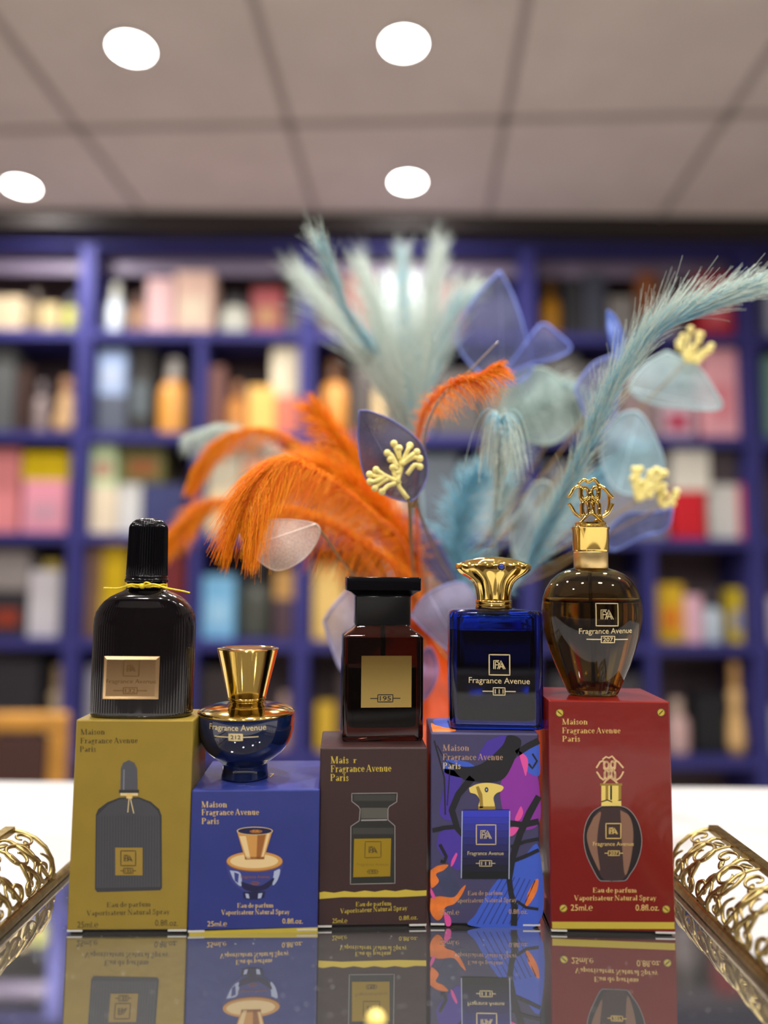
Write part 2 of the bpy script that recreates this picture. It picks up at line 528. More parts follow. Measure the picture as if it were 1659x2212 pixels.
 (3, 4, 1190, 1390, 1460, 'c', (64, 62, 66), 'dark wide carton', None, 0),
 # right end bay
 (4, 0, 1656, 1720, 600, 'c', (196, 204, 232), 'pale blue carton at the right edge', None, 0),
 (4, 1, 1652, 1720, 770, 'c', (120, 160, 150), 'green carton at the right edge', None, 0),
 (4, 3, 1664, 1730, 1290, 'c', (216, 206, 220), 'lilac carton at the right edge', None, 0),
 (4, 4, 1650, 1720, 1530, 'c', (190, 196, 206), 'pale grey carton at the right edge', None, 0),
]
placed = []
for gi, (bay, row, xa, xb, yt, kd, col, lab, on, col2) in enumerate(GOODS):
    D = 2.685 + 0.012 * (gi % 3)
    pa, pb = U(xa, (yt + 100), D), U(xb, (yt + 100), D)
    x0, x1 = pa.x, pb.x
    bx0, bx1 = xk0 + (bay - 1) * BAY + PT + 0.006, xk0 + bay * BAY - PT - 0.006
    if bay in DIV and row in DIV[bay][1]:
        dx = xk0 + (bay - 1) * BAY + BAY * DIV[bay][0]
        if (x0 + x1) / 2 < dx:
            bx1 = dx - 0.022
        else:
            bx0 = dx + 0.022
    x0, x1 = max(x0, bx0), min(x1, bx1)
    if on is None:
        zb = ROWS[row] + BT / 2
        for (r2, a2, b2) in [(p[0], p[1], p[2]) for p in placed if p[4] is None and p[5] == bay]:
            if r2 == row and a2 < x1 and b2 > x0 and (a2 + b2) / 2 <= (x0 + x1) / 2:
                x0 = max(x0, b2 + 0.002)
    else:
        zb = placed[on][3]
        D = placed[on][6]
    ztop = U((xa + xb) / 2, yt, D).z
    ceil_here = (ROWS[row - 1] - BT / 2 if row else shelf_top - 0.03) - 0.004
    ztop = min(max(ztop, zb + 0.03), ceil_here)
    wdt, h = max(x1 - x0, 0.03), ztop - zb
    dep = min(max(0.07, wdt * 0.8), 0.13)
    if kd != 'c':
        dep = min(dep, 0.10)
    placed.append((row, x0, x0 + wdt, ztop, on, bay, D))
    name = {'c': 'perfume_carton', 'b': 'perfume_flacon', 'w': 'perfume_flacon'}[kd]
    r = empty(name, (x0 + wdt / 2, D + dep / 2, zb), 0, '%s, %s of the %s' % (lab, SN[row], BAYN[bay]),
              'perfume box' if kd == 'c' else 'perfume bottle', 'perfume on the wall shelves')
    mm = mat('goods_%d_%d_%d' % col, C(*col), 0.4, noise=0.04, nscale=15)
    q = MB()
    hw = wdt / 2
    if kd == 'c':
        q.box(-hw, hw, -dep / 2, dep / 2, 0, h)
        bevel(q.build('body', mm, r), 0.003)
        if col2:
            q = MB(); q.box(-hw * 0.62, hw * 0.62, -dep / 2 - 0.0012, -dep / 2 + 0.001, h * 0.22, h * 0.6)
            q.build('printed_label', mat('goods_%d_%d_%d' % col2, C(*col2), 0.4), r)
    else:
        hb = h * 0.72
        rr = [(hw * 0.97, 0), (hw, hb * 0.05), (hw, hb * 0.72), (hw * 0.8, hb * 0.92), (hw * 0.35, hb)]
        if kd == 'w':
            rr = [(hw * 0.9, 0), (hw, hb * 0.2), (hw * 0.9, hb * 0.45), (hw * 0.55, hb * 0.68), (hw * 0.75, hb * 0.88), (hw * 0.4, hb)]
        q.lathe(rr, 24, sy=dep / wdt); q.build('body', mm, r, smooth=True)
        q = MB(); q.lathe([(hw * 0.5, hb), (hw * 0.52, hb + 0.004), (hw * 0.5, h - 0.004), (hw * 0.44, h)], 20, sy=dep / wdt)
        q.build('cap', mat('goods_%d_%d_%d' % (col2 or (90, 80, 70)), C(*(col2 or (90, 80, 70))), 0.35), r, smooth=True)

# ------------------------------------------------------------------ chair behind the counter, far left
def chair():
    wood, seatm = mat('light_wood', C(196, 140, 60), 0.5, noise=0.15, nscale=20), mat('brown_upholstery', C(74, 48, 42), 0.8)
    c = U(60, 1600, 1.7)
    zt = U(60, 1578, 1.7).z
    r = empty('wooden_chair', (c.x, 1.55, 0), radians(4), 'tan wooden chair with brown padded back behind the white counter', 'chair')
    hw = U(136, 1600, 1.7).x - c.x
    for s in (-1, 1):
        q = MB(); q.box(s * hw - 0.018, s * hw + 0.018, 0.13, 0.165, 0, zt); bevel(q.build('back_post', wood, r), 0.005)
        q = MB(); q.box(s * hw - 0.018, s * hw + 0.018, -0.24, -0.205, 0, 0.44); bevel(q.build('leg', wood, r), 0.004)
    q = MB(); q.box(-hw - 0.018, hw + 0.018, 0.128, 0.167, zt, zt + 0.04); bevel(q.build('top_rail', wood, r), 0.008)
    q = MB(); q.box(-hw + 0.02, hw - 0.02, 0.13, 0.16, 0.55, zt - 0.01); bevel(q.build('backrest', seatm, r), 0.01)
    q = MB(); q.box(-hw - 0.015, hw + 0.015, -0.25, 0.13, 0.44, 0.49); bevel(q.build('seat', seatm, r), 0.015)


chair()

# ------------------------------------------------------------------ counter
ctr_far = U(830, 1692, 1.0)
k = (COUNTER_Z - CAM.z) / (ctr_far.z - CAM.z)
CTR_Y1 = k
r = empty('display_counter', (0, 0, 0), 0, 'wide white display counter under the mirrored tray', 'counter')
q = MB(); q.box(-0.95, 0.95, -0.12, CTR_Y1, COUNTER_Z - 0.03, COUNTER_Z); bevel(q.build('top', M_counter, r), 0.004)
q = MB(); q.box(-0.92, 0.92, -0.08, CTR_Y1 - 0.03, 0.0, COUNTER_Z - 0.03); q.build('cabinet', mat('counter_front', C(205, 200, 196), 0.5), r)

r = empty('added_reflection_cabinet', (0, -2.35, 0), 0, 'added low white cabinet behind the camera, unseen except in reflections', 'cabinet')  # unseen cabinet added so labels and bottles reflect a bright low band
q = MB(); q.box(-2.4, 2.4, -0.22, 0.2, 0.0, 0.66); q.build('body', mat('added_cabinet_front', C(150, 144, 140), 0.5), r)
q = MB(); q.box(-2.42, 2.42, -0.22, 0.22, 0.66, 0.69); bevel(q.build('top', M_counter, r), 0.004)

# ------------------------------------------------------------------ mirrored tray
TX0, TX1, TY0, TY1 = -0.144, 0.1313, 0.14, 0.358


def mirror_mat():
    m = bpy.data.materials.new('dusty_mirror'); m.use_nodes = True
    nt = m.node_tree; p = nt.nodes['Principled BSDF']
    p.inputs['Metallic'].default_value = 1.0
    p.inputs['Base Color'].default_value = (0.72, 0.73, 0.74, 1)
    tc = nt.nodes.new('ShaderNodeTexCoord')
    n = nt.nodes.new('ShaderNodeTexNoise'); n.inputs['Scale'].default_value = 60; n.inputs['Detail'].default_value = 5
    nt.links.new(tc.outputs['Object'], n.inputs['Vector'])
    r = nt.nodes.new('ShaderNodeMapRange'); r.inputs['To Min'].default_value = 0.0; r.inputs['To Max'].default_value = 0.05
    nt.links.new(n.outputs['Fac'], r.inputs['Value']); nt.links.new(r.outputs['Result'], p.inputs['Roughness'])
    d = nt.nodes.new('ShaderNodeBsdfDiffuse'); d.inputs[0].default_value = (0.5, 0.5, 0.48, 1)
    v = nt.nodes.new('ShaderNodeTexVoronoi'); v.inputs['Scale'].default_value = 420
    nt.links.new(tc.outputs['Object'], v.inputs['Vector'])
    # specks: only where the cell centre is close, in a sparse noise mask
    a = nt.nodes.new('ShaderNodeMapRange'); a.inputs['From Min'].default_value = 0.06; a.inputs['From Max'].default_value = 0.14
    a.inputs['To Min'].default_value = 0.75; a.inputs['To Max'].default_value = 0.0
    nt.links.new(v.outputs['Distance'], a.inputs['Value'])
    n3 = nt.nodes.new('ShaderNodeTexNoise'); n3.inputs['Scale'].default_value = 130
    nt.links.new(tc.outputs['Object'], n3.inputs['Vector'])
    g = nt.nodes.new('ShaderNodeMapRange'); g.inputs['From Min'].default_value = 0.56; g.inputs['From Max'].default_value = 0.62
    nt.links.new(n3.outputs['Fac'], g.inputs['Value'])
    mu = nt.nodes.new('ShaderNodeMath'); mu.operation = 'MULTIPLY'
    nt.links.new(a.outputs['Result'], mu.inputs[0]); nt.links.new(g.outputs['Result'], mu.inputs[1])
    ad = nt.nodes.new('ShaderNodeMath'); ad.operation = 'ADD'; ad.inputs[1].default_value = 0.05; ad.use_clamp = True
    nt.links.new(mu.outputs[0], ad.inputs[0])
    ms = nt.nodes.new('ShaderNodeMixShader')
    nt.links.new(ad.outputs[0], ms.inputs[0]); nt.links.new(p.outputs[0], ms.inputs[1]); nt.links.new(d.outputs[0], ms.inputs[2])
    nt.links.new(ms.outputs[0], nt.nodes['Material Output'].inputs['Surface'])
    return m


tray = empty('vanity_tray', (0, 0.25, COUNTER_Z), 0, 'mirrored vanity tray with pierced brass scroll galleries under the cartons', 'tray')
ty = tray.location.y
zt = TRAY_Z - COUNTER_Z
q = MB(); q.box(TX0, TX1, TY0 - ty, TY1 - ty, zt - 0.004, zt); q.build('mirror_plate', mirror_mat(), tray)
q = MB(); q.box(TX0 - 0.002, TX1 + 0.002, TY0 - ty - 0.002, TY1 - ty + 0.002, zt - 0.010, zt - 0.0041); q.build('base_plate', M_brass, tray)
for sx in (TX0 + 0.02, TX1 - 0.02):
    for syy in (TY0 - ty + 0.02, TY1 - ty - 0.02):
        q = MB(); q.lathe([(0.006, 0), (0.008, 0.004), (0.004, 0.0095)], 16, sx, syy); q.build('foot', M_brass, tray, smooth=True)
q = MB()
for sx in (TX0, TX1):
    q.tube([(sx, TY0 - ty, zt + 0.0018), (sx, TY1 - ty, zt + 0.0018)], 0.0022, 10)
for yy in (TY0 - ty, TY1 - ty):
    q.tube([(TX0, yy, zt + 0.0002), (TX1, yy, zt + 0.0002)], 0.0012, 8)
q.build('rim', M_brass, tray, smooth=True)

PROF = [(0.0, 0.003), (-0.0008, 0.0075), (0.0002, 0.0122), (0.0033, 0.0174), (0.008, 0.0212), (0.0133, 0.0234), (0.0180, 0.0245)]


def gallery(side, ya, yb, name):
    base = TX1 if side > 0 else TX0
    n = len(PROF) - 1
    L = (yb - ya)

    def S(t, s):                       # t along the rim 0..1 (far -> near), s up the profile 0..1
        k = s * n
        i = min(int(max(k, 0)), n - 1)
        u = k - i
        o = PROF[i][0] * (1 - u) + PROF[i + 1][0] * u
        z = PROF[i][1] * (1 - u) + PROF[i + 1][1] * u
        return Vector((base + side * o, yb - t * L - ty, zt + z))
    q = MB()
    rnd = random.Random(5)
    # end borders, and a mid rail
    for t in (0.0, 1.0):
        q.tube([S(t, s / 18) for s in range(19)], 0.0009, 8)
    q.tube([S(t / 20, 0.02) for t in range(21)], 0.0011, 6)
    pl = 0.034                          # arc length of the profile

    def curve(pts, r=0.00075):
        P = catmull([(a, c, 0) for a, c in pts], len(pts) * 6)
        P = [S(min(max(p.x / L, 0), 1), min(max(p.y / pl, 0), 1)) for p in P]
        m_ = len(P)
        q.tube(P, [r * (0.62 + 0.62 * sin(pi * min(i / (m_ - 1) * 1.05, 1))) for i in range(m_)], 6)

    def spiral(c0, c1, r0, turns, a0, d):
        pts = []
        for i in range(15):
            f = i / 14
            a = a0 + d * f * turns * 2 * pi
            rr = r0 * (1 - 0.78 * f)
            pts.append((c0 + rr * cos(a), c1 + rr * sin(a)))
        return pts
    step = 0.0245
    kmax = int(L / step)
    for k in range(kmax + 1):
        o = k * step + 0.002
        dd = 1 if k % 2 == 0 else -1
        curve(spiral(o + 0.006, 0.0095, 0.0072, 1.35, pi / 2 + 0.4 * dd, dd))
        curve(spiral(o + 0.0155, 0.0205, 0.0085, 1.4, -pi / 2, -dd))
        curve(spiral(o + 0.0185, 0.0075, 0.0052, 1.1, pi, dd), 0.0006)
        curve(spiral(o + 0.003, 0.0265, 0.0055, 1.1, 0, -dd), 0.0006)
        curve([(o, 0.001), (o + 0.004, 0.006), (o + 0.009, 0.014), (o + 0.011, 0.022), (o + 0.009, 0.030), (o + 0.012, 0.0335)], 0.0008)
        curve([(o + 0.011, 0.001), (o + 0.012, 0.008), (o + 0.017, 0.015), (o + 0.021, 0.020)], 0.0008)
        curve([(o + 0.019, 0.001), (o + 0.0195, 0.012), (o + 0.019, 0.026), (o + 0.020, 0.034)], 0.0006)
        # little leaves
        for (lx, ly, la) in ((0.008, 0.016, 0.9), (0.0165, 0.0125, 2.2), (0.006, 0.0225, -0.6), (0.015, 0.029, 0.4)):
            ring = []
            for j in range(10):
                a = 2 * pi * j / 10
                ex, ey = 0.0030 * cos(a), 0.0012 * sin(a)
                px_, py_ = o + lx + ex * cos(la) - ey * sin(la), ly + ex * sin(la) + ey * cos(la)
                ring.append(S(min(max(px_ / L, 0), 1), min(max(py_ / pl, 0), 1)))
            up = Vector((side * 0.8, 0, 0.6)) * 0.0005
            q.loft([[p - up for p in ring], [p + up for p in ring]])
    o = q.build('gallery_filigree', M_brass, tray, smooth=True)
    # ridged hand rail on top
    q = MB()
    c = S(0, 1.0)
    nr = int(L / 0.0011)
    for i in range(nr):
        y0 = yb - i * 0.0011 - ty
        q.box(c.x - 0.0010 if side > 0 else c.x - 0.0032, c.x + 0.0032 if side > 0 else c.x + 0.0010, y0 - 0.0009, y0 - 0.0001, c.z - 0.0006, c.z + 0.0016)
    q.box(c.x - 0.0012 if side > 0 else c.x - 0.0036, c.x + 0.0036 if side > 0 else c.x + 0.0012, ya - ty, yb - ty, c.z - 0.0012, c.z + 0.0008)
    q.build('hand_rail', M_brass, tray)
    q = MB()
    q.ball((S(0, 0.03)) + Vector((0, 0.001, 0.001)), 0.0016); q.build('ball_finial', M_brass, tray, smooth=True)


gallery(1, 0.175, 0.347, 'right')
gallery(-1, 0.165, 0.337, 'left')

# ------------------------------------------------------------------ lettering
S_, H_ = 0.155, 0.045


def serif_glyph(ch):
    P = []

    def V(x, y0, y1, w_=S_): P.append(('q', x - w_ / 2, y0, x + w_ / 2, y1))
    def Hh(x0, x1, y): P.append(('q', x0, y - H_ / 2, x1, y + H_ / 2))
    def Dg(x0, y0, x1, y1, w_=S_): P.append(('d', x0, y0, x1, y1, w_))
    def O(cx, cy_, rx, ry, a0=0, a1=360, t=S_): P.append(('o', cx, cy_, rx, ry, a0, a1, t))
    def PL(pts, w_=0.07): P.append(('p', pts, w_))
    def stem(x, y0, y1, t=1, b_=1, w_=S_):
        V(x, y0, y1, w_)
        if b_: Hh(x - .15, x + .15, y0 + H_ / 2)
        if t == 1: Hh(x - .15, x + .15, y1 - H_ / 2)
        if t == 2: Hh(x - .17, x, y1 - H_ / 2)
    X = .66
    A = .6
    if ch == 'M': stem(.16, 0, 1, 1, 1, .06); Dg(.16, 1, .52, 0); Dg(.52, 0, .90, 1, .05); stem(.92, 0, 1); A = 1.12
    elif ch == 'F': stem(.2, 0, 1); Hh(.2, .7, 1 - H_ / 2); V(.68, .72, 1, .05); Hh(.2, .5, .52); V(.5, .4, .64, .05); A = .76
    elif ch == 'E': stem(.2, 0, 1); Hh(.2, .72, 1 - H_ / 2); V(.7, .72, 1, .05); Hh(.2, .5, .52); V(.5, .4, .64, .05); Hh(.2, .74, H_ / 2); V(.73, 0, .28, .05); A = .82
    elif ch == 'A': Dg(.1, 0, .4, 1, .05); Dg(.4, 1, .74, 0); Hh(.2, .6, .32); Hh(0, .22, H_ / 2); Hh(.58, .9, H_ / 2); A = .9
    elif ch == 'P': stem(.2, 0, 1); O(.38, .73, .32, .27, -90, 90); Hh(.2, .4, .98); Hh(.2, .4, .48); A = .78
    elif ch == 'V': Dg(.12, 1, .44, 0); Dg(.44, 0, .74, 1, .05); Hh(0, .26, .98); Hh(.62, .86, .98); A = .84
    elif ch == 'N': stem(.14, 0, 1, 1, 1, .05); Dg(.14, 1, .74, 0); stem(.76, 0, 1, 1, 0, .05); A = .92
    elif ch == 'S': PL([(.56, .74), (.5, .92), (.34, .98), (.18, .9), (.16, .74), (.3, .58), (.48, .46), (.58, .3), (.52, .1), (.34, .02), (.18, .08), (.1, .28)], .1); A = .68
    elif ch == 'a': V(.44, .06, .46); PL([(.12, .5), (.2, .62), (.34, .64), (.44, .5)], .05); O(.26, .17, .18, .18, 40, 320); PL([(.3, .36), (.44, .38)], .05); PL([(.44, .06), (.54, .03)], .05); A = .58
    elif ch == 'i': stem(.17, 0, X, 2); O(.17, .86, .09, .09, 0, 360, .09); A = .35
    elif ch == 'l': stem(.17, 0, 1.02, 2); A = .35
    elif ch == 'r': stem(.17, 0, X, 2); PL([(.22, .44), (.32, .62), (.4, .62)], .06); O(.42, .57, .06, .06, 0, 360, .06); A = .5
    elif ch == 'n': stem(.17, 0, X, 2); PL([(.2, .46), (.32, .64), (.44, .58)], .06); stem(.5, 0, .56, 0); A = .68
    elif ch == 'm': stem(.17, 0, X, 2); PL([(.2, .46), (.32, .64), (.42, .58)], .06); stem(.48, 0, .56, 0); PL([(.5, .46), (.64, .64), (.74, .58)], .06); stem(.8, 0, .56, 0); A = .98
    elif ch == 'u': V(.17, .1, X); Hh(.02, .17, X - .02); PL([(.17, .1), (.28, .02), (.4, .1)], .06); stem(.48, 0, X, 2); A = .66
    elif ch == 'c': O(.3, .33, .25, .33, 45, 320); O(.47, .5, .06, .06, 0, 360, .06); A = .56
    elif ch == 'e': O(.3, .33, .25, .33, 0, 320); Hh(.1, .55, .37); A = .58
    elif ch == 'o': O(.3, .33, .27, .33); A = .62
    elif ch == 'd': O(.27, .32, .24, .32, 30, 330); stem(.48, 0, 1.02, 2); A = .66
    elif ch == 'p': stem(.17, -.3, X, 2); O(.38, .32, .25, .32, -150, 150); A = .68
    elif ch == 'f': stem(.18, 0, .82, 0); PL([(.18, .8), (.24, .98), (.36, 1.0), (.42, .92)], .07); Hh(.02, .36, X); A = .4
    elif ch == 't': V(.18, .06, .84); Hh(.02, .34, X); PL([(.18, .06), (.26, .0), (.36, .08)], .06); A = .4
    elif ch == 's': PL([(.36, .46), (.32, .6), (.2, .64), (.11, .54), (.16, .42), (.3, .3), (.38, .18), (.3, .04), (.18, .02), (.08, .18)], .085); A = .48
    elif ch == 'v': Dg(.1, X, .3, 0, .13); Dg(.3, 0, .5, X, .05); Hh(0, .22, X - .02); Hh(.4, .6, X - .02); A = .58
    elif ch == 'y': Dg(.1, X, .3, 0, .13); PL([(.5, X), (.3, 0), (.2, -.24), (.08, -.26)], .05); Hh(0, .22, X - .02); Hh(.4, .6, X - .02); A = .58
    elif ch == 'g': O(.27, .43, .2, .22); O(.27, -.12, .24, .15, 0, 360, .07); PL([(.14, .24), (.12, .12), (.3, .05)], .06); PL([(.42, .58), (.54, .62)], .06); A = .58
    elif ch == ' ': A = .2
    return A, P


class Face:
    """collects flat printing on a plane: local px coordinates -> local points through f(px,py,layer)"""
    def __init__(s, f):
        s.f = f
        s.mb = MB()

    def poly(s, pts, m, layer=1):
        s.mb.use(m).poly([s.f(x, y, layer) for x, y in pts])

    def quad(s, pts, m, layer=1):
        s.mb.use(m).add([s.f(x, y, layer) for x, y in pts], [(0, 1, 2, 3)])

    def rect(s, x0, y0, x1, y1, m, layer=1):
        n = max(1, int(abs(x1 - x0) / 4))
        vs = [s.f(x0 + (x1 - x0) * i / n, y, layer) for y in (y1, y0) for i in range(n + 1)]
        s.mb.use(m).add(vs, [(i, i + 1, n + 2 + i, n + 1 + i) for i in range(n)])

    def blob(s, pts, m, layer=1):
        P = catmull([(x, y, 0) for x, y in list(pts) + [pts[0]]], len(pts) * 5)[:-1]
        s.poly([(p.x, p.y) for p in P], m, layer)

    def line(s, pts, wd, m, layer=1, closed=False):
        P0 = list(pts) + ([pts[0]] if closed else [])
        w0 = wd if isinstance(wd, (list, tuple)) else [wd] * len(P0)
        P, ws = [P0[0]], [w0[0]]
        for i in range(1, len(P0)):
            dx, dy = P0[i][0] - P0[i - 1][0], P0[i][1] - P0[i - 1][1]
            kk = max(1, min(12, int(sqrt(dx * dx + dy * dy) / 5)))
            for j in range(1, kk + 1):
                P.append((P0[i - 1][0] + dx * j / kk, P0[i - 1][1] + dy * j / kk))
                ws.append(w0[i - 1] + (w0[i] - w0[i - 1]) * j / kk)
        n = len(P)
        L, R = [], []
        for i in range(n):
            if closed:
                a, c = P[(i - 1) % (n - 1)], P[(i + 1) % (n - 1)]
            else:
                a, c = P[max(i - 1, 0)], P[min(i + 1, n - 1)]
            dx, dy = c[0] - a[0], c[1] - a[1]
            l = sqrt(dx * dx + dy * dy) or 1
            nx, ny = -dy / l * ws[i] / 2, dx / l * ws[i] / 2
            L.append((P[i][0] + nx, P[i][1] + ny)); R.append((P[i][0] - nx, P[i][1] - ny))
        vs = [s.f(x, y, layer) for x, y in L + R]
        s.mb.use(m).add(vs, [(i, i + 1, n + i + 1, n + i) for i in range(n - 1)])

    def ellipse(s, cx, cy_, rx, ry, m, layer=1, n=28):
        s.poly([(cx + rx * cos(2 * pi * i / n), cy_ + ry * sin(2 * pi * i / n)) for i in range(n)], m, layer)

    def ring(s, cx, cy_, rx, ry, wd, m, layer=1, n=28):
        s.line([(cx + rx * cos(2 * pi * i / n), cy_ + ry * sin(2 * pi * i / n)) for i in range(n)], wd, m, layer, True)

    def serif(s, text, x0, x1, base, cap, m, layer=1, slope=0.0):
        gl, A = [], 0.0
        for ch in text:
            a, P = serif_glyph(ch)
            gl.append((A, P)); A += a + 0.02
        kx = (x1 - x0) / A if A else 1
        s.mb.use(m)
        for off, P in gl:
            def T(x, y):
                X = x0 + (off + x) * kx
                return s.f(X, base - y * cap + (X - x0) * slope, layer)
            for p in P:
                if p[0] == 'q':
                    s.mb.add([T(p[1], p[2]), T(p[3], p[2]), T(p[3], p[4]), T(p[1], p[4])], [(0, 1, 2, 3)])
                elif p[0] == 'd':
                    _, a, b_, c, d, w_ = p
                    s.mb.add([T(a - w_ / 2, b_), T(a + w_ / 2, b_), T(c + w_ / 2, d), T(c - w_ / 2, d)], [(0, 1, 2, 3)])
                elif p[0] == 'o':
                    _, cx, cy_, rx, ry, a0, a1, t = p
                    n = 14
                    vs, fs = [], []
                    for i in range(n + 1):
                        a = radians(a0 + (a1 - a0) * i / n)
                        th = min(H_ + (t - H_) * abs(cos(a)) ** 1.5, min(rx, ry))
                        vs += [T(cx + rx * cos(a), cy_ + ry * sin(a)), T(cx + (rx - th) * cos(a), cy_ + (ry - min(th, H_ * 1.4 + 0.3 * th)) * sin(a))]
                    for i in range(n):
                        fs.append((2 * i, 2 * i + 1, 2 * i + 3, 2 * i + 2))
                    s.mb.add(vs, fs)
                elif p[0] == 'p':
                    pts, w_ = p[1], p[2]
                    n = len(pts)
                    vs = []
                    for i in range(n):
                        a, c = pts[max(i - 1, 0)], pts[min(i + 1, n - 1)]
                        dx, dy = c[0] - a[0], c[1] - a[1]
                        l = sqrt(dx * dx + dy * dy) or 1
                        nx, ny = -dy / l * w_ / 2, dx / l * w_ / 2
                        vs += [T(pts[i][0] + nx, pts[i][1] + ny), T(pts[i][0] - nx, pts[i][1] - ny)]
                    s.mb.add(vs, [(2 * i, 2 * i + 1, 2 * i + 3, 2 * i + 2) for i in range(n - 1)])

    def sans(s, text, x0, x1, base, cap, m, layer=1, slope=0.0, weight=0.0):
        cu = bpy.data.curves.new('txt', 'FONT')
        cu.body = text
        cu.size = 1.0
        cu.offset = weight
        cu.resolution_u = 3
        ob = bpy.data.objects.new('txt', cu)
        me = bpy.data.meshes.new_from_object(ob)
        xs = [v.co.x for v in me.vertices]
        xa, xb = min(xs), max(xs)
        kx = (x1 - x0) / (xb - xa)
        ky = cap / 0.69
        vs = []
        for v in me.vertices:
            X = x0 + (v.co.x - xa) * kx
            vs.append(s.f(X, base - v.co.y * ky + (X - x0) * slope, layer))
        s.mb.use(m).add(vs, [tuple(p.vertices) for p in me.polygons])
        bpy.data.objects.remove(ob); bpy.data.curves.remove(cu); bpy.data.meshes.remove(me)

    def logo(s, cx, cy_, half, m, layer=1, wd=2.2, frame=True, squash=1.0):
        if frame:
            h2 = half * squash
            s.line([(cx - half, cy_ - h2), (cx + half, cy_ - h2), (cx + half, cy_ + h2), (cx - half, cy_ + h2)], wd, m, layer, True)
        k_ = half * 0.56
        def q(pts): s.line([(cx + x * k_, cy_ + y * k_ * squash * 0.75) for x, y in pts], wd * 0.8, m, layer)
        q([(-1, 1), (-1, -1), (-.05, -1)]); q([(-.72, 1), (-.72, -.7), (-.2, -.7)]); q([(-.72, 0), (-.1, 0)])
        q([(-.35, 1), (.25, -1), (1, 1)]); q([(-.05, 1), (.32, -.35), (.7, 1)]); q([(-.2, .45), (.75, .45)]); q([(-.3, -.7), (.0, 0)])

    def badge(s, text, cx, cy_, half, line_half, hgt, m, mt, layer=1, fill=None, wd=2.0):
        if fill:
            s.rect(cx - half, cy_ - hgt / 2, cx + half, cy_ + hgt / 2, fill, layer)
        s.line([(cx - half, cy_ - hgt / 2), (cx + half, cy_ - hgt / 2), (cx + half, cy_ + hgt / 2), (cx - half, cy_ + hgt / 2)], wd, m, layer + 1, True)
        s.rect(cx - line_half, cy_ - wd / 2, cx - half, cy_ + wd / 2, m, layer)
        s.rect(cx + half, cy_ - wd / 2, cx + line_half, cy_ + wd / 2, m, layer)
        s.sans(text, cx - half * 0.74, cx + half * 0.74, cy_ + hgt * 0.3, hgt * 0.6, mt, layer + 2, weight=0.01)

    def build(s, name, parent):
        return s.mb.build(name, None, parent)


M_foil = mat('gold_foil_print', (0.80, 0.56, 0.18, 1), 0.4, 0.35)
M_band = mat('yellow_gold_band', (0.86, 0.68, 0.10, 1), 0.28, 0.7)
M_foil2 = mat('pale_gold_print', (0.80, 0.66, 0.36, 1), 0.35, 0.6)
M_ink = mat('dark_olive_ink', C(60, 48, 22), 0.6)
M_blk = mat('black_ink', C(18, 18, 18), 0.5)
M_white = mat('white_card', C(215, 212, 205), 0.7)


def carton(x0, x1, ytop, ybot, D, depth, rz, m, label, flap=None):
    """carton standing on the tray. x0,x1: photo columns of the front face at mid height"""
    ym = (ytop + ybot) / 2
    a, c = U(x0, ym, D), U(x1, ym, D)
    W = c.x - a.x
    zb, ztp = TRAY_Z, U((x0 + x1) / 2, ytop, D).z
    H = ztp - zb
    cx = (a.x + c.x) / 2
    rot = Matrix.Rotation(rz, 3, 'Z')
    ctr = Vector((cx, D, zb)) + rot @ Vector((0, depth / 2, 0))
    r = empty('perfume_carton', ctr, rz, label, 'perfume box', 'perfume cartons on the mirrored tray')
    # worn, slightly dished panels with softened corners
    q = MB()
    nx, nz = 8, 12
    hw, hd = W / 2, depth / 2
    z0 = 0.0013
    ringpts = []
    for k_ in range(nz + 1):
        z = z0 + (H - z0) * k_ / nz
        ring = []
        def side(p0, p1):
            for i in range(nx):
                u = i / nx
                x = p0[0] * (1 - u) + p1[0] * u
                y = p0[1] * (1 - u) + p1[1] * u
                ring.append((x, y, z))
        side((-hw, -hd), (hw, -hd)); side((hw, -hd), (hw, hd)); side((hw, hd), (-hw, hd)); side((-hw, hd), (-hw, -hd))
        ringpts.append(ring)
    q.loft(ringpts)
    body = q.build('body', m, r)
    bevel(body, 0.0006, 2)
    q = MB(); q.box(-hw + 0.0012, hw - 0.0012, -hd + 0.0012, hd - 0.0012, 0, z0); q.build('shaded_gap_inset', mat('painted_gap_shade', C(40, 36, 34), 0.8), r)  # inset bottom coloured dark to stand for the shaded gap under the carton
    for xa, xb in ((-hw + 0.0002, -hw + W * 0.13), (hw - W * 0.16, hw - 0.0002)):
        q = MB()
        q.box(xa, xb, -hd - 0.0001, -hd + 0.001, z0 - 0.0005, z0 + 0.0001)
        q.build('worn_edge', M_white, r)
    inv = rot.inverted()

    def f(px, py, layer):
        # meet the ray through the photo pixel with the turned front plane
        d = FW + RT * ((px - 829.5) / FPX) + UP * ((1106.0 - py) / FPX)
        nrm = rot @ Vector((0, -1, 0))
        p0 = ctr + rot @ Vector((0, -hd - 0.00004 - 0.00003 * layer, 0))
        t = (p0 - CAM).dot(nrm) / d.dot(nrm)
        return inv @ (CAM + d * t - ctr)
    return r, f, (W, H, depth, rot, ctr)


def paper(name, col, rough=0.5, coat=0.0, noise=0.05, metal=0.0, spec=0.5):
    return mat(name, col, rough, metal, coat=coat, noise=noise, nscale=90, bump=0.15, bscale=160, spec=spec)


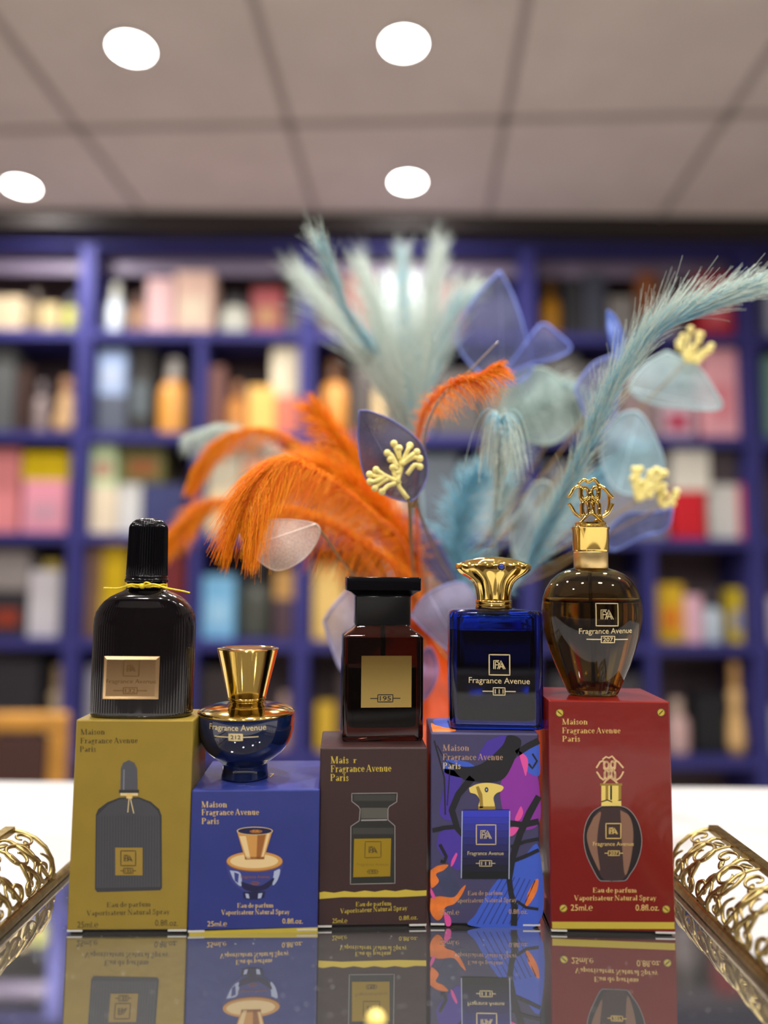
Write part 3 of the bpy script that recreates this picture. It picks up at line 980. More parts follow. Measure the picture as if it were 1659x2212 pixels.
# --- carton 1: olive gold
r1, f1, B1 = carton(155, 410, 1555, 2022, 0.2964, 0.025, radians(1.6), paper('olive_gold_card', C(148, 124, 44), 0.42, metal=0.2),
                    'tall olive gold carton at the left end under the black bottle')
F = Face(f1)
F.serif('Maison', 174, 227, 1587, 12, M_ink, slope=-0.01); F.serif('Fragrance Avenue', 173, 298, 1606, 12, M_ink, slope=-0.008); F.serif('Paris', 172, 208, 1624, 12, M_ink)
F.build('brand_lettering', r1)
F = Face(f1)
F.serif('Eau de parfum', 230, 326, 1960, 11, M_ink, slope=-0.02); F.serif('Vaporisateur Natural Spray', 187, 367, 1978, 11, M_ink, slope=-0.02)
F.sans('25ml.℮', 167, 212, 2004, 13, M_ink); F.sans('0.8fl.oz.', 335, 384, 2000, 13, M_ink)
F.build('description_lettering', r1)
F = Face(f1)
mg1, mg2, mg3 = mat('print_graphite', C(66, 66, 70), 0.5, noise=0.04, nscale=60), mat('print_graphite_dark', C(44, 44, 48), 0.5), mat('print_graphite_cap', C(78, 78, 84), 0.5)
sh = [(205, 1921), (207, 1760), (212, 1748), (232, 1733), (258, 1723), (300, 1722), (326, 1732), (344, 1748), (349, 1762), (350, 1918), (346, 1923), (210, 1927)]
F.poly(sh, mg2, 1)
F.poly([(208, 1918), (210, 1762), (234, 1738), (258, 1727), (300, 1726), (324, 1736), (341, 1752), (345, 1764), (346, 1916)], mg1, 2)
for i in range(22):
    x = 214 + i * 6.0
    F.line([(x, 1762), (x - 1, 1916)], 1.0, mg2, 3)
F.poly([(260, 1710), (261, 1660), (266, 1648), (278, 1642), (290, 1648), (296, 1660), (297, 1710)], mg3, 3)
F.line([(267, 1708), (268, 1662)], 3, mat('print_grey_light', C(120, 120, 128), 0.5), 4)
F.rect(257, 1706, 300, 1713, mg2, 5); F.rect(260, 1713, 298, 1719, M_foil2, 5)
F.rect(273, 1714, 286, 1725, M_foil, 6)
F.line([(279, 1722), (276, 1755)], 2, M_foil2, 6); F.line([(281, 1722), (289, 1757)], 2, M_foil2, 6)
mlab = mat('print_gold_label', C(156, 128, 52), 0.45)
F.rect(249, 1831, 308, 1891, mlab, 6)
F.logo(277, 1854, 16, M_ink, 7, 2); F.badge('132', 277, 1881, 10, 17, 11, M_ink, M_ink, 7, None, 1.6)
F.build('printed_bottle', r1)

# --- carton 2: navy
navy = paper('navy_card', C(44, 54, 124), 0.35)
r2, f2, B2 = carton(411, 688, 1706, 2019, 0.2975, 0.0465, radians(3.2), navy, 'low square navy blue carton under the round blue bottle')
F = Face(f2)
F.serif('Maison', 435, 491, 1744, 13, M_foil); F.serif('Fragrance Avenue', 435, 560, 1761, 13, M_foil, slope=-0.006); F.serif('Paris', 435, 474, 1780, 13, M_foil)
F.build('brand_lettering', r2)
F = Face(f2)
F.serif('Eau de parfum', 512, 591, 1961, 10, M_foil, slope=-0.01); F.serif('Vaporisateur Natural Spray', 478, 626, 1976, 10.5, M_foil, slope=-0.01)
F.sans('25ml.℮', 448, 490, 2001, 11, M_foil); F.sans('0.8fl.oz.', 610, 654, 1995, 11, M_foil)
F.build('description_lettering', r2)
F = Face(f2); F.poly([(408.5, 2012), (408, 2021), (686, 2015.5), (686.5, 2003)], M_band, 1); F.build('foil_band', r2)
F = Face(f2)
pg1, pg2, pg3 = mat('print_gold_mid', C(206, 150, 78), 0.4), mat('print_gold_pale', C(236, 206, 150), 0.4), mat('print_gold_deep', C(150, 92, 40), 0.4)
pn1, pn2, pn3 = mat('print_navy_dark', C(24, 24, 62), 0.4), mat('print_navy_mid', C(54, 60, 128), 0.4), mat('print_silver_blue', C(176, 186, 214), 0.4)
F.poly([(512, 1796), (530, 1857), (570, 1855), (589, 1793)], pg1, 7)
F.poly([(517, 1806), (533, 1855), (541, 1855), (531, 1806)], pg2, 8); F.poly([(556, 1804), (554, 1855), (562, 1855), (574, 1802)], pg3, 8); F.poly([(577, 1800), (564, 1855), (568, 1855), (584, 1797)], pg2, 8)
F.ellipse(550.5, 1795, 39, 9, pg2, 9); F.ellipse(550.5, 1795, 37, 7.6, pn1, 10); F.ellipse(553, 1796, 14, 4, pg3, 11); F.sans('FA', 546, 560, 1798, 5, pg1, 12)
F.rect(529, 1851, 571, 1856, pg3, 8)
F.blob([(489, 1864), (491, 1884), (504, 1908), (526, 1925), (550, 1929), (573, 1924), (595, 1906), (608, 1884), (611, 1862), (580, 1856), (520, 1856)], pn2, 2)
F.blob([(496, 1880), (519, 1886), (521, 1914), (506, 1902)], pn3, 3); F.poly([(506, 1884), (516, 1888), (514, 1908), (507, 1902)], pn2, 4)
F.blob([(592, 1882), (605, 1878), (600, 1900), (589, 1912)], pn3, 3); F.blob([(520, 1904), (560, 1914), (592, 1896), (580, 1918), (550, 1926), (526, 1920)], pn1, 3)
F.ellipse(550, 1861, 61, 22, pg3, 4, 40); F.ellipse(550, 1860, 60, 20.5, pg1, 5, 40); F.ellipse(549, 1860, 52, 15.5, pg2, 6, 40)
F.poly([(525, 1927), (573, 1925), (571, 1939), (556, 1943), (537, 1943), (526, 1940)], pn1, 3); F.poly([(530, 1930), (537, 1931), (539, 1941), (532, 1940)], pn3, 4); F.poly([(558, 1930), (567, 1929), (564, 1940), (557, 1941)], pn3, 4)
F.sans('Fragrance Avenue', 520, 582, 1897, 6, pg3, 5); F.badge('212', 551, 1908, 6, 11, 6, pg3, pg3, 5, None, 1.2)
F.build('printed_bottle', r2)

W2, H2, d2_, rot2, ctr2 = B2
_t = U(588, 1673, ctr2.y)
F = Face(lambda px, py, layer: ((px - 588) * 0.0002 + (_t.x - ctr2.x), (1673 - py) * 0.0004 - 0.002, H2 + 0.00005))
F.sans('7', 584, 592, 1680, 14, M_foil, 1)
F.build('top_number', r2)

# --- carton 3: brown
r3, f3, B3 = carton(689, 923, 1615, 2006, 0.3022, 0.033, radians(3.0), paper('brown_card', C(52, 32, 31), 0.38), 'dark brown carton in the middle under the black capped amber bottle')
yel = mat('yellow_foil_print', (0.72, 0.55, 0.08, 1), 0.35, 0.6)
F = Face(f3)
F.serif('Mais', 714, 754, 1649, 15, yel); F.serif('r', 763, 771, 1648, 12, yel); F.serif('Fragrance Avenue', 714, 846, 1668, 15, yel, slope=-0.012); F.serif('Paris', 713, 754, 1687, 15, yel)
F.build('brand_lettering', r3)
F = Face(f3)
F.serif('Eau de parfum', 768, 846, 1958, 9.5, yel, slope=-0.03); F.serif('Vaporisateur Natural Spray', 735, 880, 1973, 10, yel, slope=-0.05)
F.sans('25ml.℮', 718, 750, 1994, 10, yel); F.sans('0.8fl.oz.', 862, 902, 1988, 9, yel, slope=-0.06)
F.build('description_lettering', r3)
F = Face(f3)
tp = [(690, 1928)] + [(700 + i * 22, 1927 - i * 0.55 + (2.2 if i % 2 else -1.2)) for i in range(10)] + [(921.5, 1923)]
F.poly(tp + [(921, 1935), (860, 1938), (740, 1938), (690, 1942)], yel, 1)
F.build('foil_band', r3)
F = Face(f3)
kb, kg, kl = mat('print_bottle_black', C(34, 34, 30), 0.4), mat('print_bottle_grey', C(84, 82, 74), 0.4), mat('print_outline_grey', C(150, 144, 140), 0.4)
F.poly([(760, 1714), (858, 1713), (857, 1732), (841, 1742), (838, 1748), (838, 1771), (853, 1784), (854, 1784), (853, 1908), (757, 1910), (758, 1785), (776, 1773), (778, 1748), (774, 1742), (760, 1731)], kb, 1)
F.line([(760, 1714), (858, 1713), (857, 1732), (841, 1742), (838, 1748), (838, 1771), (853, 1784), (853, 1908), (757, 1910), (758, 1785), (776, 1773), (778, 1748), (774, 1742), (760, 1731)], 1.6, kl, 2, True)
F.rect(780, 1745, 837, 1768, kg, 2); F.rect(764, 1717, 854, 1730, mat('print_bottle_soft', C(56, 54, 50), 0.4), 2); F.line([(780, 1772), (836, 1771)], 3, kl, 3); F.rect(762, 1788, 850, 1802, mat('print_bottle_soft', C(56, 54, 50), 0.4), 2)
F.quad([(763, 1895), (843, 1893), (845, 1811), (765, 1812)], mat('print_label_olive', C(150, 122, 16), 0.4, 0.2), 3)
F.line([(789, 1818), (823, 1818), (823, 1852), (788, 1853)], 1.4, M_ink, 4, True); F.logo(806, 1836, 16, M_ink, 4, 2.0, False)
F.sans('Fragrance Avenue', 771, 839, 1870, 6, mat('print_label_shadow', C(120, 96, 14), 0.4), 4); F.badge('195', 805, 1883, 10, 13, 8, M_ink, M_ink, 4, None, 1.0)
F.build('printed_bottle', r3)

# --- carton 4: painted pattern
r4, f4, B4 = carton(930, 1166, 1584, 2003, 0.3039, 0.032, radians(0.0), paper('slate_violet_card', C(64, 60, 94), 0.4), 'violet carton with splashed paint pattern under the cobalt bottle')
F = Face(f4)
pv, pb, po, pk, pm, bk, sl = (mat('paint_violet', C(70, 50, 150), 0.42), mat('paint_blue', C(62, 92, 196), 0.42), mat('paint_orange', C(226, 120, 50), 0.42, noise=0.2, nscale=200),
                              mat('paint_pink', C(226, 84, 160), 0.42), mat('paint_magenta', C(138, 50, 156), 0.42), mat('paint_black', C(20, 20, 26), 0.42), mat('paint_slate', C(58, 62, 92), 0.42, noise=0.15, nscale=150))
F.blob([(1052, 1600), (1088, 1588), (1094, 1600), (1080, 1622), (1050, 1640), (1030, 1638)], pv, 1)
F.blob([(962, 1640), (1010, 1646), (1030, 1664), (1004, 1680), (960, 1668)], pb, 1)
F.blob([(960, 1660), (1000, 1672), (986, 1720), (980, 1770), (950, 1760), (958, 1700)], pv, 1)
F.blob([(1112, 1640), (1132, 1626), (1150, 1646), (1164, 1690), (1164, 1780), (1110, 1790), (1086, 1750), (1082, 1690)], pm, 1)
F.blob([(1124, 1626), (1160, 1600), (1166, 1640), (1164, 1676), (1138, 1666), (1130, 1640)], pb, 2)
F.blob([(1120, 1620), (1140, 1640), (1136, 1676), (1130, 1660), (1124, 1640)], pk, 3)
F.blob([(948, 1800), (980, 1780), (1000, 1800), (1006, 1850), (990, 1880), (966, 1860), (944, 1830)], pv, 1)
F.blob([(1100, 1870), (1130, 1852), (1164, 1830), (1163, 1998), (1018, 2000), (1028, 1974), (1060, 1920)], pb, 1)
F.blob([(934, 1880), (968, 1868), (986, 1900), (1000, 1930), (1012, 1950), (990, 1960), (960, 1930)], sl, 1)
F.blob([(930, 1880), (946, 1870), (968, 1868), (958, 1880), (942, 1888), (948, 1904), (934, 1918), (930, 1910)], po, 2)
F.blob([(930, 1940), (950, 1936), (980, 1938), (996, 1920), (1006, 1912), (998, 1932), (982, 1952), (962, 1960), (956, 1980), (944, 1988), (930, 1970)], po, 2)
F.blob([(1140, 1930), (1154, 1904), (1163, 1900), (1160, 1924), (1146, 1950), (1134, 1958)], po, 2)
F.blob([(958, 1968), (972, 1980), (974, 1998), (964, 2000), (960, 1984)], pk, 3); F.blob([(930, 1916), (940, 1936), (936, 1942), (930, 1930)], pk, 3)
F.blob([(985, 1842), (988, 1846), (980, 1866), (974, 1872), (976, 1858)], pk, 3); F.blob([(1122, 1746), (1126, 1742), (1130, 1756), (1122, 1772), (1112, 1770)], pk, 3); F.blob([(1100, 1788), (1120, 1786), (1112, 1802), (1100, 1806)], pk, 3)
F.blob([(966, 1644), (1000, 1656), (1040, 1650), (1084, 1612), (1098, 1588), (1126, 1600), (1112, 1640), (1090, 1680), (1060, 1690), (1024, 1688), (996, 1680)], bk, 3)
F.line([(1020, 1680), (990, 1716), (976, 1750), (988, 1790), (1000, 1806)], [16, 14, 14, 12, 8], bk, 3)
F.line([(1164, 1600), (1140, 1612), (1116, 1628)], 14, bk, 3); F.line([(1164, 1720), (1144, 1756), (1124, 1800), (1108, 1850), (1100, 1900), (1104, 1930), (1112, 1960), (1110, 2000)], [14, 16, 14, 14, 12, 12, 14, 14], bk, 3)
F.line([(1100, 1778), (1130, 1782), (1164, 1774)], 13, bk, 4); F.line([(1104, 1830), (1134, 1818), (1164, 1812)], 7, bk, 4); F.line([(1104, 1862), (1134, 1850), (1164, 1836)], 8, bk, 4)
F.line([(1116, 1946), (1136, 1960), (1163, 1964)], 6, bk, 4); F.line([(934, 1794), (960, 1788), (984, 1786)], 9, bk, 4); F.line([(950, 1824), (964, 1850), (960, 1862), (952, 1860)], 7, bk, 4)
F.line([(1150, 1628), (1160, 1644), (1150, 1660), (1142, 1650)], 4, bk, 4); F.line([(938, 1600), (960, 1680), (962, 1760)], 3, bk, 4); F.line([(944, 1610), (972, 1660), (966, 1740)], 2, bk, 4)
for i in range(7):
    F.line([(1090 + i * 11, 1890 + i * 2), (1030 + i * 14, 1996)], 2, mat('paint_deep_blue', C(40, 52, 120), 0.42), 2)
F.build('printed_artwork', r4)
F = Face(f4)
mpg = mat('print_grey_gold', C(190, 156, 132), 0.4, 0.3)
F.serif('Maison', 956, 1014, 1622, 14, mpg); F.serif('Fragrance Avenue', 956, 1087, 1642, 14, mpg, 6); F.serif('Paris', 956, 996, 1661, 14, M_foil2, 6)
F.build('brand_lettering', r4)
F = Face(f4)
F.serif('Eau de parfum', 1010, 1086, 1934, 9.5, mpg, 6, -0.01); F.serif('Vaporisateur Natural Spray', 980, 1116, 1950, 10, mpg, 6, -0.01)
F.sans('25ml.℮', 950, 992, 1976, 11, mpg, 6); F.sans('0.8fl.oz.', 1099, 1140, 1974, 10, mpg, 6)
F.build('description_lettering', r4)
F = Face(f4)
gb = [mat('print_grad_%d' % i, C(int(56 - 36 * (i / 9.0) ** 1.3), int(62 - 40 * i / 9.0), int(190 - 165 * (i / 9.0) ** 0.9)), 0.35) for i in range(10)]
for i in range(10):
    ya, yb_ = 1750 + i * 14.8, 1750 + (i + 1) * 14.8 + 0.3
    F.rect(999 - i * 0.15, ya, 1101 - i * 0.1, yb_, gb[i], 6)
F.line([(998.5, 1752), (996.5, 1897)], 2.0, pn3, 7); F.line([(1101, 1752), (1099.5, 1899)], 2.0, pn3, 7); F.line([(1000, 1750), (1100, 1749)], 1.5, bk, 7)
capg, capd = mat('print_cap_yellow', C(232, 206, 110), 0.4), mat('print_cap_shade', C(150, 122, 50), 0.4)
F.blob([(1013, 1702), (1030, 1694), (1050, 1691), (1070, 1693), (1087, 1699), (1084, 1708), (1072, 1714), (1066, 1724), (1067, 1746), (1035, 1746), (1036, 1728), (1028, 1716), (1016, 1712)], capg, 6)
F.poly([(1028, 1700), (1034, 1698), (1042, 1716), (1044, 1745), (1036, 1746), (1036, 1728)], capd, 7); F.ellipse(1051, 1706, 4, 5.5, bk, 7); F.ellipse(1051, 1706, 1.6, 2.4, pn3, 8)
F.rect(1033, 1742, 1070, 1749, capd, 7)
F.logo(1050, 1803, 21, M_foil2, 8, 2.0); F.sans('Fragrance Avenue', 1010, 1088, 1847, 8, M_foil2, 8); F.badge('111', 1049, 1865, 13, 21, 12, M_foil2, M_foil2, 8, None, 1.6)
F.build('printed_bottle', r4)

W4, H4, d4_, rot4, ctr4 = B4
F = Face(lambda px, py, layer: ((px - 0.5) * W4, (py - 0.5) * d4_, H4 + 0.00004 + 0.00002 * layer))
F.blob([(0.02, 0.05), (0.2, 0.08), (0.24, 0.22), (0.08, 0.5), (0.03, 0.6)], po, 1)
F.blob([(0.06, 0.5), (0.2, 0.3), (0.4, 0.5), (0.3, 0.9), (0.08, 0.9)], pb, 2)
F.blob([(0.6, 0.3), (0.9, 0.2), (0.95, 0.8), (0.7, 0.9)], pv, 1)
F.build('top_artwork', r4)

# --- carton 5: red
red = paper('red_card', C(122, 24, 18), 0.22, coat=0.35)
r5, f5, B5 = carton(1188, 1452, 1514, 2010, 0.299, 0.036, radians(-1.5), red, 'tall dark red carton with printed screws at the right end')
F = Face(f5)
F.serif('Maison', 1214, 1270, 1565, 12.5, M_foil); F.serif('Fragrance Avenue', 1214, 1341, 1584, 12.5, M_foil); F.serif('Paris', 1214, 1254, 1602, 12.5, M_foil)
F.build('brand_lettering', r5)
F = Face(f5)
F.serif('Eau de parfum', 1280, 1376, 1928, 10.5, M_foil); F.serif('Vaporisateur Natural Spray', 1240, 1418, 1945, 11, M_foil)
F.sans('25ml.℮', 1233, 1280, 1967, 13, M_foil); F.sans('0.8fl.oz.', 1373, 1424, 1967, 13, M_foil)
F.build('description_lettering', r5)
F = Face(f5); F.poly([(1192.5, 1991), (1193, 2006), (1457.5, 2007), (1457, 1992)], M_band, 1); F.build('foil_band', r5)
for (sx, sy2, a) in ((1209, 1540, 0.7), (1428, 1539, -0.8), (1217, 1962, -0.7), (1439, 1964, 0.7)):
    F = Face(f5); F.ellipse(sx, sy2, 9, 9, yel, 1); F.ring(sx, sy2, 8.2, 8.2, 1.4, M_ink, 2)
    F.line([(sx - 6 * cos(a), sy2 - 6 * sin(a)), (sx + 6 * cos(a), sy2 + 6 * sin(a))], 2.2, M_ink, 3); F.build('printed_screw', r5)
F = Face(f5)
pbr, pbd, pbl = mat('print_bottle_brown', C(58, 42, 42), 0.35), mat('print_bottle_deep', C(30, 24, 28), 0.35), mat('print_bottle_tan', C(134, 98, 78), 0.35)
ov = [(1300, 1741), (1340, 1741), (1362, 1752), (1378, 1776), (1386, 1808), (1384, 1838), (1374, 1868), (1360, 1890), (1352, 1901), (1340, 1903), (1306, 1903), (1294, 1900), (1280, 1876), (1266, 1844), (1261, 1810), (1266, 1778), (1280, 1754)]
F.blob(ov, pbd, 1); F.line([(p.x, p.y) for p in catmull([(x, y, 0) for x, y in ov + [ov[0]]], 80)[:-1]], 1.4, kl, 2, True)
F.blob([(1300, 1745), (1340, 1745), (1362, 1766), (1370, 1810), (1362, 1860), (1346, 1899), (1304, 1899), (1288, 1860), (1280, 1810), (1284, 1762)], pbr, 2)
F.blob([(1282, 1766), (1298, 1754), (1292, 1790), (1290, 1830), (1296, 1880), (1284, 1860), (1272, 1830), (1268, 1800)], pbl, 3); F.blob([(1340, 1750), (1360, 1764), (1368, 1800), (1362, 1860), (1350, 1890), (1344, 1830)], pbl, 3)
F.logo(1325, 1795, 16, M_foil, 5, 2.0); F.sans('Fragrance Avenue', 1281, 1369, 1827, 8.5, M_foil, 5); F.badge('207', 1326, 1843, 12, 20, 10, M_foil, M_foil, 5, None, 1.5)
for (xa, xb, m_) in ((1299, 1308, capg), (1308, 1314, capd), (1314, 1318, capg), (1318, 1322, bk), (1322, 1336, capg), (1336, 1342, capd)):
    F.rect(xa, 1696, xb, 1728, m_, 3)
F.rect(1296, 1692, 1344, 1697, capd, 4); F.rect(1299, 1728, 1342, 1741, capg, 3); F.line([(1299, 1732), (1312, 1728), (1324, 1733), (1342, 1728)], 2.5, bk, 4); F.ellipse(1331, 1733, 9, 4, capg, 5)
pm1 = mat('print_monogram_pink', C(228, 190, 140), 0.4, 0.2)


def monogram(put, sc=1.0):
    """crossed double-letter emblem; put(list of (x,y)) draws one stroke, unit = ornament pixels"""
    L = [[(-27, -34), (-15, -44), (-4, -40), (7, -46), (18, -33)],
         [(-24, -31), (-36, -26), (-42, -16), (-49, -5)], [(18, -33), (30, -25), (39, -14), (47, -5)],
         [(-48, 8), (-42, 16), (-35, 28), (-22, 38)], [(47, 7), (42, 18), (34, 30), (21, 38)],
         [(-23, 50), (-16, 40), (0, 28), (17, 40), (27, 50)],
         [(-22, -30), (-22, -4), (-16, 4), (-20, 10), (-20, 36)], [(19, -30), (17, -4), (12, 4), (18, 10), (18, 36)],
         [(-19, -28), (-8, -24), (-2, -18), (4, -24), (14, -30)], [(-16, 4), (0, -6), (12, 4)], [(-2, -18), (-2, 6)]]
    for l in L:
        put(l)
    for (cx, cy_, rx, ry) in ((-13, -15, 8, 12), (9, -17, 7, 12), (-12, 18, 6.5, 16), (0, 14, 5, 11), (11, 18, 6, 16)):
        put([(cx + rx * cos(2 * pi * i / 16), cy_ + ry * sin(2 * pi * i / 16)) for i in range(17)])


monogram(lambda pts: F.line([(1318 + x * 0.61, 1662 + y * 0.62) for x, y in pts], 3.6, pm1, 4))
F.build('printed_bottle', r5)

# ------------------------------------------------------------------ bottles
def bottle_root(px, D, box, label, rz=0.0, kz=1.0):
    ztop = box[4].z + box[1] + 0.0001
    p = U(px, 1500, D)
    # shift along the ray so that px stays true at the bottle's own height
    r = empty('perfume_bottle', (p.x, D, ztop), rz, label, 'perfume bottle', 'perfume bottles standing on their cartons')
    r.scale = (1, 1, kz)
    return r, ztop


def sup(hw, hd, n, e=2.6, flute=0, amp=0.0):
    """superellipse ring, hw x hd"""
    out = []
    for i in range(n):
        a = 2 * pi * i / n
        c, s = cos(a), sin(a)
        x = hw * (abs(c) ** (2 / e)) * (1 if c >= 0 else -1)
        y = hd * (abs(s) ** (2 / e)) * (1 if s >= 0 else -1)
        k_ = 1 + amp * cos(a * flute) if flute else 1
        out.append((x * k_, y * k_))
    return out


def rrect(hw, hd, r, seg=5):
    pts = []
    for (cx, cy_, a0) in ((hw - r, hd - r, 0), (-hw + r, hd - r, 90), (-hw + r, -hd + r, 180), (hw - r, -hd + r, 270)):
        for i in range(seg + 1):
            a = radians(a0 + 90 * i / seg)
            pts.append((cx + r * cos(a), cy_ + r * sin(a)))
    return pts


M_glassblack = mat('black_glass', (0.004, 0.003, 0.004, 1), 0.10, coat=0.6)


def add_face(parent, root, yfun, name, draw, D, zoff, cx_px, cz_px, s):
    F_ = Face(lambda px, py, layer: ((px - cx_px) * s, yfun((px - cx_px) * s, (cz_px - py) * s) - 0.00004 * layer - 0.00006, (cz_px - py) * s))
    draw(F_)
    return F_.build(name, parent)


# --- bottle 1: black fluted, cord at the neck
D = 0.3065; s = D / FPX
bt, z0 = bottle_root(308, D, B1, 'black fluted bottle with domed cap and yellow cord tie on the olive carton', radians(1.0), 0.985)
yb0 = 1544.0
prof1 = [(97, 0), (102, 1.5), (104.5, 6), (105, 12), (105, 190), (104, 205), (101, 219), (94, 232), (84, 243), (71, 253), (58, 260), (47, 265), (42, 268), (40, 272)]
NN = 420
q = MB()
rings = []
for hwp, zz in prof1:
    hd = min(0.0088, hwp * s * 0.62) if zz > 232 else 0.0088 * (hwp / 105)
    am = 0.010 if 10 < zz < 215 else 0.002
    rings.append([(x, y, zz * s) for x, y in sup(hwp * s, hd, NN, 3.2, 0, 0)])
# flutes: ripple each point along its outward direction by the distance round the body
for k_, (hwp, zz) in enumerate(prof1):
    if 5 < zz < 225:
        R_ = rings[k_]
        acc = 0.0
        new = []
        for i in range(NN):
            x, y, z = R_[i]
            if i:
                acc += sqrt((x - R_[i - 1][0]) ** 2 + (y - R_[i - 1][1]) ** 2)
            kx = 1 + 0.00011 / max(sqrt(x * x + y * y), 0.006) * cos(acc / 0.00105 * 2 * pi)
            new.append((x, y * 1.0 + (0.00011 * cos(acc / 0.00105 * 2 * pi) * (1 if y > 0 else -1)), z) if abs(y) > 0.004 else (x * kx, y, z))
        rings[k_] = new
q.loft(rings)
q.build('glass_body', M_glassblack, bt, angle=50)
q = MB(); q.lathe([(40 * s, 271 * s), (40 * s, 284 * s)], 40); q.build('neck', M_glassblack, bt, smooth=True)
q = MB()
NC = 288
rc = []
for hwp, zz in [(44, 284), (45, 286), (45, 290), (43, 292), (43.5, 296), (42, 298)]:
    rc.append([(hwp * s * cos(2 * pi * i / NC), hwp * s * sin(2 * pi * i / NC), zz * s) for i in range(NC)])
for hwp, zz in [(42, 299), (41, 330), (40.2, 370), (39.4, 402), (37.5, 408), (32, 415), (26, 420), (14, 423.5), (4, 424)]:
    rc.append([((hwp + (1.1 if zz < 418 else 0.3) * cos(48 * 2 * pi * i / NC)) * s * cos(2 * pi * i / NC), (hwp + (1.1 if zz < 418 else 0.3) * cos(48 * 2 * pi * i / NC)) * s * sin(2 * pi * i / NC), zz * s) for i in range(NC)])
q.loft(rc); q.build('cap', M_black, bt, angle=45)
M_cord = mat('yellow_cord', C(214, 186, 30), 0.5, noise=0.2, nscale=900)
q = MB()
for dz in (274.5, 279):
    q.tube([(41.5 * s * cos(a * pi / 20), 41.5 * s * sin(a * pi / 20), (dz + 1.0 * sin(a * 1.7)) * s) for a in range(41)], 0.00042, 6)
kx = 4 * s; ky = -43 * s
q.ball((kx, ky, 276 * s), 0.0012)
q.tube(catmull([(kx, ky, 276 * s), (kx + 24 * s, ky - 3 * s, 280 * s), (kx + 45 * s, ky + 4 * s, 273 * s), (kx + 80 * s, ky + 12 * s, 266 * s), (kx + 96 * s, ky + 14 * s, 262 * s)], 24), 0.0004, 6)
q.tube(catmull([(kx, ky, 276 * s), (kx - 20 * s, ky - 3 * s, 279 * s), (kx - 50 * s, ky + 4 * s, 271 * s), (kx - 84 * s, ky + 12 * s, 271 * s)], 24), 0.0004, 6)
q.tube(catmull([(kx, ky, 276 * s), (kx + 8 * s, ky - 2 * s, 284 * s), (kx + 20 * s, ky - 2 * s, 278 * s), (kx + 2 * s, ky, 275 * s)], 16), 0.00036, 6)
q.build('cord', M_cord, bt, smooth=True)
q = MB()
pw, ph, pc, pz = 57 * s, 44 * s, -10 * s, 85 * s
yfr = -0.0092
q.add([(pc - pw, yfr, pz - ph), (pc + pw, yfr, pz - ph), (pc + pw, yfr, pz + ph), (pc - pw, yfr, pz + ph),
       (pc - pw * .88, yfr - 0.0008, pz - ph * .86), (pc + pw * .88, yfr - 0.0008, pz - ph * .86), (pc + pw * .88, yfr - 0.0008, pz + ph * .86), (pc - pw * .88, yfr - 0.0008, pz + ph * .86),
       (pc - pw, yfr + 0.002, pz - ph), (pc + pw, yfr + 0.002, pz - ph), (pc + pw, yfr + 0.002, pz + ph), (pc - pw, yfr + 0.002, pz + ph)],
      [(4, 5, 6, 7), (0, 1, 5, 4), (1, 2, 6, 5), (2, 3, 7, 6), (3, 0, 4, 7), (8, 9, 1, 0), (9, 10, 2, 1), (10, 11, 3, 2), (11, 8, 0, 3)])
plate = q.build('label_plate', mat('rose_gold', (0.85, 0.58, 0.30, 1), 0.14, 1.0), bt)
M_emb = mat('embossed_dark_gold', (0.34, 0.21, 0.08, 1), 0.3, 1.0)


def d1(F_):
    F_.logo(298, 1439, 16, M_emb, 1, 2.6); F_.sans('Fragrance Avenue', 248, 350, 1470, 8.5, M_emb, 1); F_.badge('132', 298, 1485, 14, 34, 12, M_emb, M_emb, 1)


add_face(plate, None, lambda x, z: yfr - 0.0008, 'embossed_lettering', d1, D, 0, 308, yb0, s)

# --- bottle 2: round navy, gold dome and flared cap
D = 0.3165; s = D / FPX
bt, z0 = bottle_root(533.5, D, B2, 'round navy bottle with gold dome and flared gold cap on the low blue carton', 0.0, 0.98)
zc = 1673.0
bp = [(45, 0), (49, 1.5), (49, 6), (47.5, 14), (47, 24), (49, 31), (57, 38), (70, 48), (82, 60), (91, 74), (97, 90), (100, 106), (101, 122), (101, 132), (100, 136)]
q = MB(); q.lathe([(r_ * s, z * s) for r_, z in bp], 128, fine=4); q.build('glass_body', mat('navy_glass', (0.004, 0.012, 0.050, 1), 0.06, coat=0.8), bt, smooth=True)
q = MB(); q.lathe([(100.5 * s, 135 * s), (101.5 * s, 136.5 * s), (101 * s, 138.5 * s), (96 * s, 142 * s), (84 * s, 146.5 * s), (68 * s, 150.5 * s), (50 * s, 153.5 * s), (38 * s, 155 * s), (36 * s, 156 * s)], 128, fine=3); q.build('gold_dome', M_gold, bt, smooth=True)
q = MB()
q.lathe([(35 * s, 154 * s), (37 * s, 155 * s), (36 * s, 158 * s), (37 * s, 160 * s), (39 * s, 161.5 * s), (38 * s, 163 * s), (41 * s, 164.5 * s), (41 * s, 167 * s), (39 * s, 169 * s)], 48); q.build('neck_collar', M_gold, bt, smooth=True)
q = MB(); q.lathe([(38 * s, 168 * s), (40.5 * s, 169 * s), (64 * s, 268 * s), (65 * s, 270 * s), (64 * s, 272 * s), (58 * s, 272.5 * s), (56 * s, 271 * s)], 72); q.build('cap', M_gold, bt, angle=40)
q = MB(); q.lathe([(56 * s, 271 * s), (30 * s, 272.3 * s), (6 * s, 272.3 * s)], 40); q.build('cap_top', mat('bronze_disc', (0.30, 0.22, 0.12, 1), 0.25, 1.0), bt, smooth=True)


